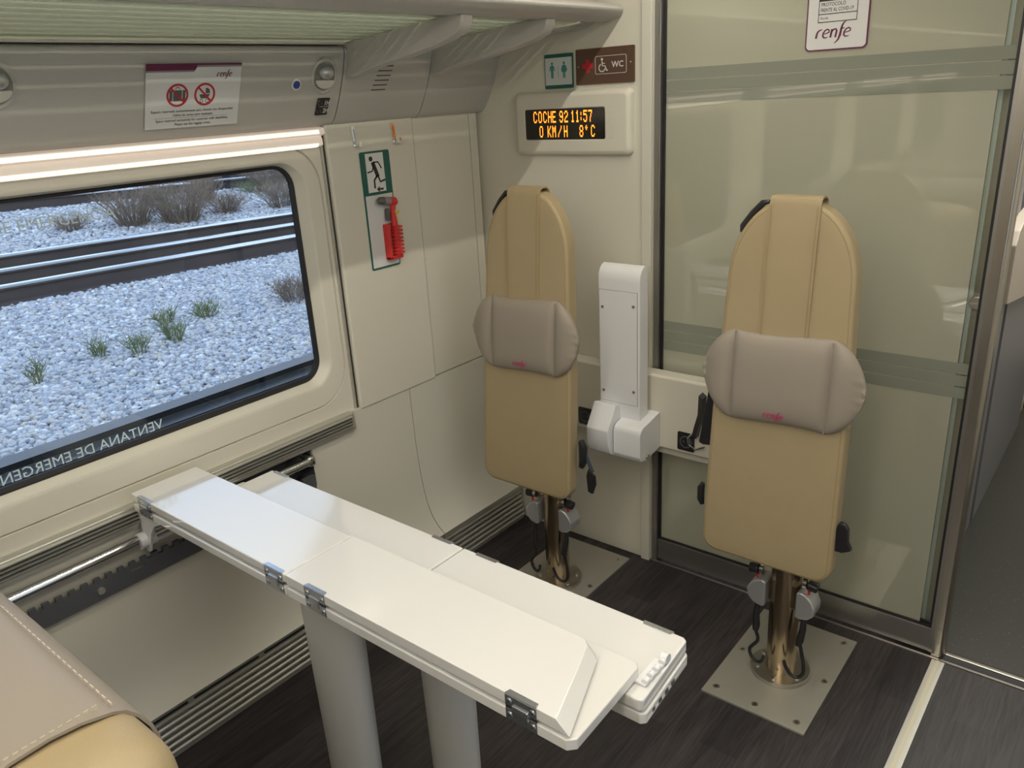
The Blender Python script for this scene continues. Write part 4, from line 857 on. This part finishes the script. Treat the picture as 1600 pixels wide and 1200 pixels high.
# ================================================================ TABLES
def leg(par, cx, cy, rx, ry, ztop, taper=.86):
    t = bmesh.new(); L = []
    for z, s in ((0.0, taper), (0.012, taper), (ztop * .5, (1 + taper) / 2), (ztop, 1.0)):
        L.append([t.verts.new((cx + rx * s * math.cos(2 * math.pi * k / 40), cy + ry * s * math.sin(2 * math.pi * k / 40), z)) for k in range(40)])
    for i in range(3):
        for k in range(40): t.faces.new((L[i][k], L[i][(k + 1) % 40], L[i + 1][(k + 1) % 40], L[i + 1][k]))
    t.faces.new(L[0][::-1]); t.faces.new(L[-1]); m = MB().m(LEGM); m.add(t); m.build('table_leg', par)
def hinge(par, x, y, ztop, face, n=2):      # chrome hinge on a long edge; face -1: near edge, +1: far edge
    f = Fr((x, y + face * .0, 0), (1, 0, 0), (0, 0, 1)) if face < 0 else Fr((x, y, 0), (-1, 0, 0), (0, 0, 1))
    m = mb(HINGE); zt = ztop
    m.poly(Fr((x, 0, zt + .0002), (1, 0, 0), (0, 1, 0)), [(-.031, y + face * .001), (.031, y + face * .001), (.028, y - face * .009), (-.028, y - face * .009)], 0, .0012, .0003)
    m.fbox(f, -.031, zt - .0215, .031, zt - .001, .0002, .002, .0006).fbox(f, -.031, zt - .049, .031, zt - .0275, .0002, .002, .0006).fbox(f, -.016, zt - .034, .016, zt - .015, .001, .0055, .002)
    for a in (-.023, .023):
        for zz in (zt - .012, zt - .039): m.disc(f, a, zz, .0055, .002, .0036, 14)
    m.m(INK)
    for a in (-.023, .023):
        for zz in (zt - .012, zt - .039): m.disc(f, a, zz, .002, .0036, .0038, 6)
    m.m(BLKPL).fbox(f, -.031, zt - .0275, -.017, zt - .0215, .0002, .001).fbox(f, .017, zt - .0275, .031, zt - .0215, .0002, .001)
    m.build('hinge', par)
FZ = Fr((0, 0, 0), (1, 0, 0), (0, 1, 0))
def slab(par, name, pts, z0, z1, bev=.0035): mb(WHITE).poly(FZ, pts, z0, z1, bev, 3).build(name, par)
# near table
t = thing('folding_table', 'nearer white folding table with slanted end leaf and chrome hinges along its front edge', 'table', (-1.25, .85, 0))
slab(t, 'top_leaf', [(-1.868, .738), (-1.2405, .738), (-1.2405, .915), (-1.868, .915)], .7195, .741)
slab(t, 'lower_leaf', [(-1.866, .737), (-1.2415, .737), (-1.2415, .943), (-1.866, .943)], .690, .7115)
slab(t, 'lower_leaf', [(-1.2385, .737), (-.553, .737), (-.541, .749), (-.546, .936), (-.556, .946), (-1.2385, .946)], .690, .7115, .0025)
# bevelled end leaf
tb = bmesh.new()
top = [(-1.2375, .738), (-.590, .738), (-.566, .790), (-.612, .905), (-.630, .917), (-1.2375, .917)]; bot = [(-1.2375, .738), (-.560, .738), (-.556, .742), (-.596, .900), (-.622, .919), (-1.2375, .919)]
top = [(-1.2375, .738), (-.572, .738), (-.6245, .902), (-.640, .917), (-1.2375, .917)]; bot = [(-1.2375, .738), (-.546, .738), (-.604, .900), (-.618, .917), (-1.2375, .917)]
A = [tb.verts.new((x, y, .7190)) for x, y in bot]; B = [tb.verts.new((x, y, .741)) for x, y in top]; n = 5
for i in range(n): tb.faces.new((A[i], A[(i + 1) % n], B[(i + 1) % n], B[i]))
tb.faces.new(A[::-1]); tb.faces.new(B); bmesh.ops.recalc_face_normals(tb, faces=tb.faces); m = MB().m(WHITE); m.add(tb, .002, 2); m.build('top_leaf', t)
for x in (-1.803, -1.278, -1.145, -.638): hinge(t, x, .7380, .741, -1)
leg(t, -1.253, .842, .086, .050, .689, .88)
m = mb(WPL); m.poly(FZ, [(-1.32, .80), (-1.18, .80), (-1.18, .90), (-1.32, .90)], .680, .690); m.build('leg_mount', t)
m = mb(WPL); m.poly(Fr((-1.17, .79, .69), (1, 0, 0), (0, 0, 1)), [(0, 0), (.02, 0), (.004, -.035)], -.004, 0); m.build('gusset', t)
# wall bracket with arch
f = Fr((0, .752, 0), (1, 0, 0), (0, 0, 1))
arch = [(-1.890, .690), (-1.895, .565), (-1.872, .560)] + [(-1.865 + .010 * math.sin(a), .0) for a in ()]
pts = [(-1.890, .690), (-1.900, .575), (-1.893, .562), (-1.880, .560), (-1.868, .566), (-1.858, .590), (-1.842, .625), (-1.815, .655), (-1.780, .672), (-1.730, .680), (-1.660, .6835), (-1.600, .690)]
m = mb(WPL); m.poly(f, pts, -.006, .0, .0015)
m.fbox(Fr((-1.893, 0, 0), (0, 1, 0), (0, 0, 1)), .752, .575, .888, .690, 0, .006, .001); m.build('wall_bracket', t)
mb(WPL).cyl((-1.885, .735, .5965), (-1.885, .775, .597), .0215, 24).build('rod_collar', t)
mb(WPL).box((-1.884, .83, .58), (-1.80, .88, .64), .008, 2).cyl((-1.80, .84, .60), (-1.80, .89, .60), .022, 14).build('latch_mechanism', t)
mb(WPL).cyl((-1.85, .7525, .588), (-1.85, .7525, .588001), .004, 8).bm.free()
# far table
t2 = thing('folding_table', 'far white folding table partly under the near one with a white catch at its end', 'table', (-1.05, .99, 0))
slab(t2, 'top_leaf', [(-1.775, .895), (-1.0695, .895), (-1.0695, 1.078), (-1.775, 1.078)], .662, .686)
slab(t2, 'top_leaf', [(-1.0665, .895), (-.522, .895), (-.515, .900), (-.527, 1.072), (-.535, 1.078), (-1.0665, 1.078)], .662, .686)
slab(t2, 'lower_leaf', [(-1.775, .897), (-1.0695, .897), (-1.0695, 1.077), (-1.775, 1.077)], .634, .657)
slab(t2, 'lower_leaf', [(-1.0665, .897), (-.520, .897), (-.512, .905), (-.524, 1.071), (-.530, 1.077), (-1.0665, 1.077)], .634, .657)
for x in (-1.730, -1.130, -.998, -.586): hinge(t2, x, 1.078, .6862, 1)
leg(t2, -1.062, .985, .070, .050, .634, .90)
m = mb(WPL)
m.box((-.548, .925, .6862), (-.526, .995, .692), .002)
for yy in (.932, .950, .968, .990): m.cyl((-.530, yy - .005, .694), (-.530, yy + .005, .694), .0065, 12)
m.cyl((-.536, .998, .696), (-.524, .998, .696), .010, 14)
m.build('end_catch', t2)
m = mb(DARKG)
for yy in (.925, .95, .975, 1.0): m.box((-.5185, yy, .642), (-.5135 - (yy - .925) * .045, yy + .010, .650))
m.build('catch_slots', t2)
m = mb(WPL); m.box((-1.885, .93, .575), (-1.775, 1.05, .634), .006); m.build('wall_bracket', t2)

# ================================================================ TRAIN SEATS
def train_seat(x0, x1, yb, label):
    xc = (x0 + x1) / 2; t = thing('train_seat', label, 'seat', (xc, yb - .3, 0), 'upholstered train seats')
    def taper(m_): return m_
    # backrest: thick padded slab with rounded shoulders
    tb = bmesh.new(); bmesh.ops.create_cube(tb, size=1.0)
    for v in tb.verts: v.co = Vector((xc + v.co.x * (x1 - x0), yb - .11 + v.co.y * .20, 0.712 + v.co.z * .572))
    for v in tb.verts:
        if v.co.z < .6: v.co.y -= .05
    bmesh.ops.bevel(tb, geom=[e for e in tb.edges], offset=.072, segments=7, profile=.55, affect='EDGES')
    m = MB().m(TAN); m.add(tb); m.build('backrest', t, smooth=70)
    # seam around the shoulder
    mb(TAN2).tube([(x1 - .012, yb - .13, .60), (x1 - .010, yb - .12, .85), (x1 - .022, yb - .11, .950), (x1 - .055, yb - .10, .984)], .0022, 6).build('shoulder_seam', t)
    # cover draped over the top
    cy = [(-.0045, .905)] + [(-.082 + .0775 * math.sin(math.radians(a)), .926 + .0795 * math.cos(math.radians(a))) for a in (84, 70, 56, 42, 28, 14, 3)] + [(-.11, 1.006), (-.150, 1.005), (-.180, .996), (-.204, .974), (-.214, .93), (-.222, .80), (-.232, .68)]
    xl, xr = x0 + .09, x1 - .115
    tb = bmesh.new(); R_ = []
    N = 22
    for i in range(N + 1):
        x = xl + (xr - xl) * i / N
        e_ = max(0, (i - (N - 3)) / 3)
        R_.append([tb.verts.new((x + .004 * math.sin(k * 1.3) * e_, yb + a, b + (0.004 * math.sin(i * .5 + k * .4) * .3) - .003 * e_ * 0)) for k, (a, b) in enumerate(cy)])
    for i in range(N):
        for k in range(len(cy) - 1): tb.faces.new((R_[i][k], R_[i][k + 1], R_[i + 1][k + 1], R_[i + 1][k]))
    bmesh.ops.recalc_face_normals(tb, faces=tb.faces); bmesh.ops.solidify(tb, geom=tb.faces[:], thickness=.004)
    m = MB().m(GREIGE); m.add(tb); m.build('headrest_cover', t, smooth=60)
    st_ = mb(mat('cream_stitching', (.55, .48, .38), .8)) if 'STM' not in globals() else mb(STM)
    yy = yb - .018
    for i in range(60):
        x = xl + .01 + (xr - .014 - xl) * i / 60; st_.box((x, yb - .0420, .9960), (x + (xr - xl) / 60 * .6, yb - .0408, .9998))
    for k in range(16): st_.box((xr - .0105, yb - .056 - k * .009, 1.000), (xr - .0095, yb - .0615 - k * .009, 1.0085))
    st_.build('cover_stitching', t)
    mb(TAN).box((x0 + .02, yb - .70, .34), (x1 - .02, yb - .20, .47), .04, 4).build('seat_cushion', t)
    mb(VGREY).box((x0 + .10, yb - .60, 0), (x1 - .10, yb - .25, .34), .01).build('seat_base', t)
    for xx in (x0, x1 - .05): mb(TOOLG).box((xx, yb - .62, .58), (xx + .05, yb - .20, .62), .012, 3).box((xx + .005, yb - .30, .40), (xx + .045, yb - .22, .60), .006).build('armrest', t)
    return t
s0 = train_seat(-1.80, -.700, .292, 'tan leather seat back with stitched greige cover at the lower left corner')
rows = ['first', 'second', 'third', 'fourth', 'fifth']
for i in range(4):
    c = copy_tree(s0); c.location = s0.location + Vector((0, -.98 * (i + 1), 0)); c['label'] = 'tan train seat on the window side, %s row behind the front seat' % rows[i]
s1 = train_seat(.38, .97, -.30, 'single tan train seat across the aisle, front row')
for i in range(4):
    c = copy_tree(s1); c.location = s1.location + Vector((0, -.98 * (i + 1), 0)); c['label'] = 'single tan train seat across the aisle, %s row behind its front seat' % rows[i]

# ceiling lamps (fixtures for the ceiling light)
for x, w in ((-.30, .35), (.45, .20)):
    tag(mb(LAMPC).box((x - w / 2, -6.9 if False else YBACK + .2, 2.115), (x + w / 2, 1.7, 2.149), .004).build('ceiling_light'), 'long warm ceiling light strip %s' % ('over the table side of the aisle' if x < 0 else 'over the far side of the aisle'), 'light')

# ================================================================ OUTSIDE
def gz(x, y): return -0.15 + 0.06 * (-x - 2.6)
tb = bmesh.new(); nxg, nyg = 60, 60; G = {}
for i in range(nxg + 1):
    x = -2.25 - 58 * (i / nxg) ** 1.8
    for j in range(nyg + 1):
        y = -14 + 60 * j / nyg; G[i, j] = tb.verts.new((x, y, gz(x, y) - .012 + (random.random() - .5) * .02))
for i in range(nxg):
    for j in range(nyg): tb.faces.new((G[i, j], G[i + 1, j], G[i + 1, j + 1], G[i, j + 1]))
bmesh.ops.recalc_face_normals(tb, faces=tb.faces)
m = MB().m(BALL); m.add(tb); o = m.build('ballast_ground'); tag(o, 'broad bed of ballast beside and between the tracks', 'ground', kind='structure')
if o.data.polygons[0].normal.z < 0: o.data.flip_normals()
# individual stones, uncountable: one object
ico = [(0, 0, 1), (.894, 0, .447), (.276, .851, .447), (-.724, .526, .447), (-.724, -.526, .447), (.276, -.851, .447), (.724, .526, -.447), (-.276, .851, -.447), (-.894, 0, -.447), (-.276, -.851, -.447), (.724, -.526, -.447), (0, 0, -1)]
icf = [(0, 1, 2), (0, 2, 3), (0, 3, 4), (0, 4, 5), (0, 5, 1), (1, 6, 2), (2, 7, 3), (3, 8, 4), (4, 9, 5), (5, 10, 1), (2, 6, 7), (3, 7, 8), (4, 8, 9), (5, 9, 10), (1, 10, 6), (6, 11, 7), (7, 11, 8), (8, 11, 9), (9, 11, 10), (10, 11, 6)]
ico = np.array(ico); icf = np.array(icf)
V = []; Fc = []; cnt = 0
rails_xy = [((-7.51, 2.85), (-7.27, 5.16)), ((-8.18, 2.6), (-7.83, 5.54)), ((-8.83, 2.84), (-8.43, 5.96)), ((-11.98, 6.15), (-11.52, 8.13)), ((-12.7, 6.2), (-12.24, 8.18))]
def scatter(n, xr, yr, s0_, s1_):
    global cnt
    rg = np.random.default_rng(int(-xr[0] * 100)); x = rg.uniform(*xr, n); y = rg.uniform(*yr, n)
    ok = (y > .10 - x * .16) & (y < .6 - x * .80)          # the part of the ground that the window can show
    for (pa, pb) in rails_xy:                               # leave the rails free
        sl = (pb[0] - pa[0]) / (pb[1] - pa[1]); ok &= np.abs(x - (pa[0] + sl * (y - pa[1]))) > .13
    x, y = x[ok], y[ok]; n = len(x); s = rg.uniform(s0_, s1_, n); a = rg.uniform(0, 6.283, n); tl = rg.uniform(-.5, .5, n)
    sc = np.stack([s * rg.uniform(.8, 1.5, n), s * rg.uniform(.7, 1.1, n), s * rg.uniform(.5, .9, n)], 1)
    v = ico[None] * (1 + (rg.random((n, 12, 1)) - .5) * .6) * sc[:, None, :]
    yy = v[..., 1] * np.cos(tl)[:, None] - v[..., 2] * np.sin(tl)[:, None]; zz = v[..., 1] * np.sin(tl)[:, None] + v[..., 2] * np.cos(tl)[:, None]; xx = v[..., 0]
    X_ = xx * np.cos(a)[:, None] - yy * np.sin(a)[:, None] + x[:, None]; Y_ = xx * np.sin(a)[:, None] + yy * np.cos(a)[:, None] + y[:, None]
    Z_ = zz + (-0.15 + 0.06 * (-x - 2.6) + s * .2 + rg.uniform(0, .022, n))[:, None]
    V.append(np.stack([X_, Y_, Z_], 2).reshape(-1, 3)); Fc.append((icf[None] + (np.arange(n) * 12 + cnt * 12)[:, None, None]).reshape(-1, 3)); cnt += n
scatter(95000, (-7.3, -3.3), (.5, 6.6), .013, .025); scatter(60000, (-12.9, -7.3), (1, 10.5), .017, .032)
V = np.concatenate(V).astype(np.float32); Fc = np.concatenate(Fc).astype(np.int32)
me = bpy.data.meshes.new('ballast_stones'); me.vertices.add(len(V)); me.vertices.foreach_set('co', V.ravel()); me.loops.add(Fc.size); me.loops.foreach_set('vertex_index', Fc.ravel())
me.polygons.add(len(Fc)); me.polygons.foreach_set('loop_start', np.arange(0, Fc.size, 3, dtype=np.int32)); me.update(calc_edges=True); me.validate(); me.materials.append(STONE)
o = bpy.data.objects.new('ballast_stones', me); COL.objects.link(o); tag(o, 'pale grey and white ballast stones covering the ground outside the window', 'stones', kind='stuff')

def rail(pa, pb, label):         # rail through two points (x, y)
    d = Vector((pb[0] - pa[0], pb[1] - pa[1], 0)).normalized(); a = Vector((pa[0], pa[1], 0)) - d * 9; b = Vector((pa[0], pa[1], 0)) + d * 26; nrm = Vector((d.y, -d.x, 0))
    t = thing('rail', label, 'rail', (pa[0], pa[1], gz(pa[0], 0)), 'rails outside the window')
    def ext(mt, prof, name):
        tb = bmesh.new(); A = [tb.verts.new(Vector((a.x, a.y, gz(a.x, 0))) + nrm * u + Vector((0, 0, v))) for u, v in prof]; B = [tb.verts.new(Vector((b.x, b.y, gz(b.x, 0))) + nrm * u + Vector((0, 0, v))) for u, v in prof]; n = len(prof)
        for i in range(n): tb.faces.new((A[i], A[(i + 1) % n], B[(i + 1) % n], B[i]))
        tb.faces.new(A[::-1]); tb.faces.new(B); bmesh.ops.recalc_face_normals(tb, faces=tb.faces); m = MB().m(mt); m.add(tb); m.build(name, t)
    ext(RUST, [(-.075, -.02), (.075, -.02), (.075, .012), (.015, .03), (.010, .125), (.036, .135), (.036, .150), (-.036, .150), (-.036, .135), (-.010, .125), (-.015, .03), (-.075, .012)], 'rusty_web')
    ext(RAILTOP, [(-.036, .150), (.036, .150), (.034, .168), (.026, .172), (-.026, .172), (-.034, .168)], 'rail_head')
rail((-7.51, 2.85), (-7.27, 5.16), 'nearest shiny rail outside the window'); rail((-8.18, 2.6), (-7.83, 5.54), 'second rail from the train outside the window'); rail((-8.83, 2.84), (-8.43, 5.96), 'third rail from the train, duller, outside the window')
rail((-11.98, 6.15), (-11.52, 8.13), 'thin far rail across the ballast behind the bushes'); rail((-12.7, 6.2), (-12.24, 8.18), 'farthest rail near the top edge of the window view')
# timber beams carrying the rails (dark longitudinal faces)
def beam(pa, pb, w, label):
    d = Vector((pb[0] - pa[0], pb[1] - pa[1], 0)).normalized(); a = Vector((pa[0], pa[1], 0)) - d * 9; b = Vector((pa[0], pa[1], 0)) + d * 26; nrm = Vector((d.y, -d.x, 0)); tb = bmesh.new()
    prof = [(-w / 2, -.06), (w / 2, -.06), (w / 2, .015), (-w / 2, .015)]
    A = [tb.verts.new(Vector((a.x, a.y, gz(a.x, 0))) + nrm * u + Vector((0, 0, v))) for u, v in prof]; B = [tb.verts.new(Vector((b.x, b.y, gz(b.x, 0))) + nrm * u + Vector((0, 0, v))) for u, v in prof]
    for i in range(4): tb.faces.new((A[i], A[(i + 1) % 4], B[(i + 1) % 4], B[i]))
    tb.faces.new(A[::-1]); tb.faces.new(B); bmesh.ops.recalc_face_normals(tb, faces=tb.faces); m = MB().m(SLEEP); m.add(tb); tag(m.build('track_bed_beam'), label, 'track beam')
beam((-7.38, 2.85), (-7.14, 5.16), .30, 'dark weathered beam under the nearest rail'); beam((-8.05, 2.6), (-7.70, 5.54), .34, 'dark weathered beam under the second rail'); beam((-8.62, 2.84), (-8.22, 5.96), .34, 'dark weathered beam under the third rail'); beam((-11.85, 6.15), (-11.39, 8.13), .40, 'dark beam under the thin far rail')

def bush(x, y, r, h, n, mt, label, seedv, cat='bush'):
    rnd = random.Random(seedv); m = MB().m(mt); z = gz(x, y)
    for i in range(n):
        a = rnd.uniform(0, 6.283); q = r * .35 * math.sqrt(rnd.random()); bx, by = x + q * math.cos(a), y + q * math.sin(a); hh = h * rnd.uniform(.45, 1); ln = rnd.uniform(.1, .9) * r
        b2 = a + rnd.uniform(-.6, .6); mid = (bx + math.cos(b2) * ln * .4, by + math.sin(b2) * ln * .4, z + hh * .55); top = (bx + math.cos(b2) * ln, by + math.sin(b2) * ln, z + hh)
        m.tube([(bx, by, z - .02), mid, top], [.004, .003, .0015], 3)
        for k in range(6):
            f_ = rnd.uniform(.1, .98); s = [mid[c] + (top[c] - mid[c]) * f_ for c in range(3)]
            m.tube([s, (s[0] + rnd.uniform(-.05, .05), s[1] + rnd.uniform(-.07, .07), s[2] + rnd.uniform(.02, .10))], [.0022, .001], 3)
    return tag(m.build(cat, smooth=0), label, cat, )
bush(-9.95, 4.75, .42, .48, 190, TWIG, 'large dry brown bush left of centre beyond the rails', 1)
bush(-9.70, 5.25, .52, .60, 280, TWIG, 'tallest dry brown bush in the middle of the window view', 2)
bush(-10.9, 6.35, .26, .46, 120, TWIG, 'grey twiggy bush behind the brown ones near the far rail', 3)
bush(-10.9, 7.45, .48, .60, 260, TWIG, 'wide dry bush with green base near the top right of the window', 4)
bush(-9.6, 6.7, .40, .36, 150, TWIG, 'low dry bush at the right edge of the window beyond the rails', 5)
bush(-9.8, 5.95, .34, .26, 110, TWIG, 'small dry shrub right of the tallest bush', 6)
bush(-10.3, 4.15, .26, .18, 70, TWIG, 'flat dry tuft under the end of the window lettering', 7)
bush(-5.6, 3.9, .22, .22, 70, TWIG, 'dark low shrub in the ballast at the right edge of the window', 8)
for i, (x, y, r, h, n, lb) in enumerate(((-5.4, 2.42, .08, .16, 16, 'green grass blades in the near ballast, centre of the window'), (-5.55, 2.22, .07, .14, 14, 'small grass tuft left of the central blades'), (-5.45, 2.72, .10, .15, 24, 'grass tuft right of the central blades'), (-5.8, 3.2, .12, .12, 24, 'yellowish grass patch toward the right of the ballast'),
                                     (-5.4, 1.75, .05, .16, 12, 'lone grass blade cluster at the left of the ballast'), (-11.05, 7.3, .40, .16, 90, 'green grass patch at the foot of the far right bush'), (-5.9, 2.9, .10, .12, 18, 'sparse grass tuft behind the central blades'))):
    bush(x, y, r, h, n, GRASS, lb, 20 + i, 'grass_tuft')
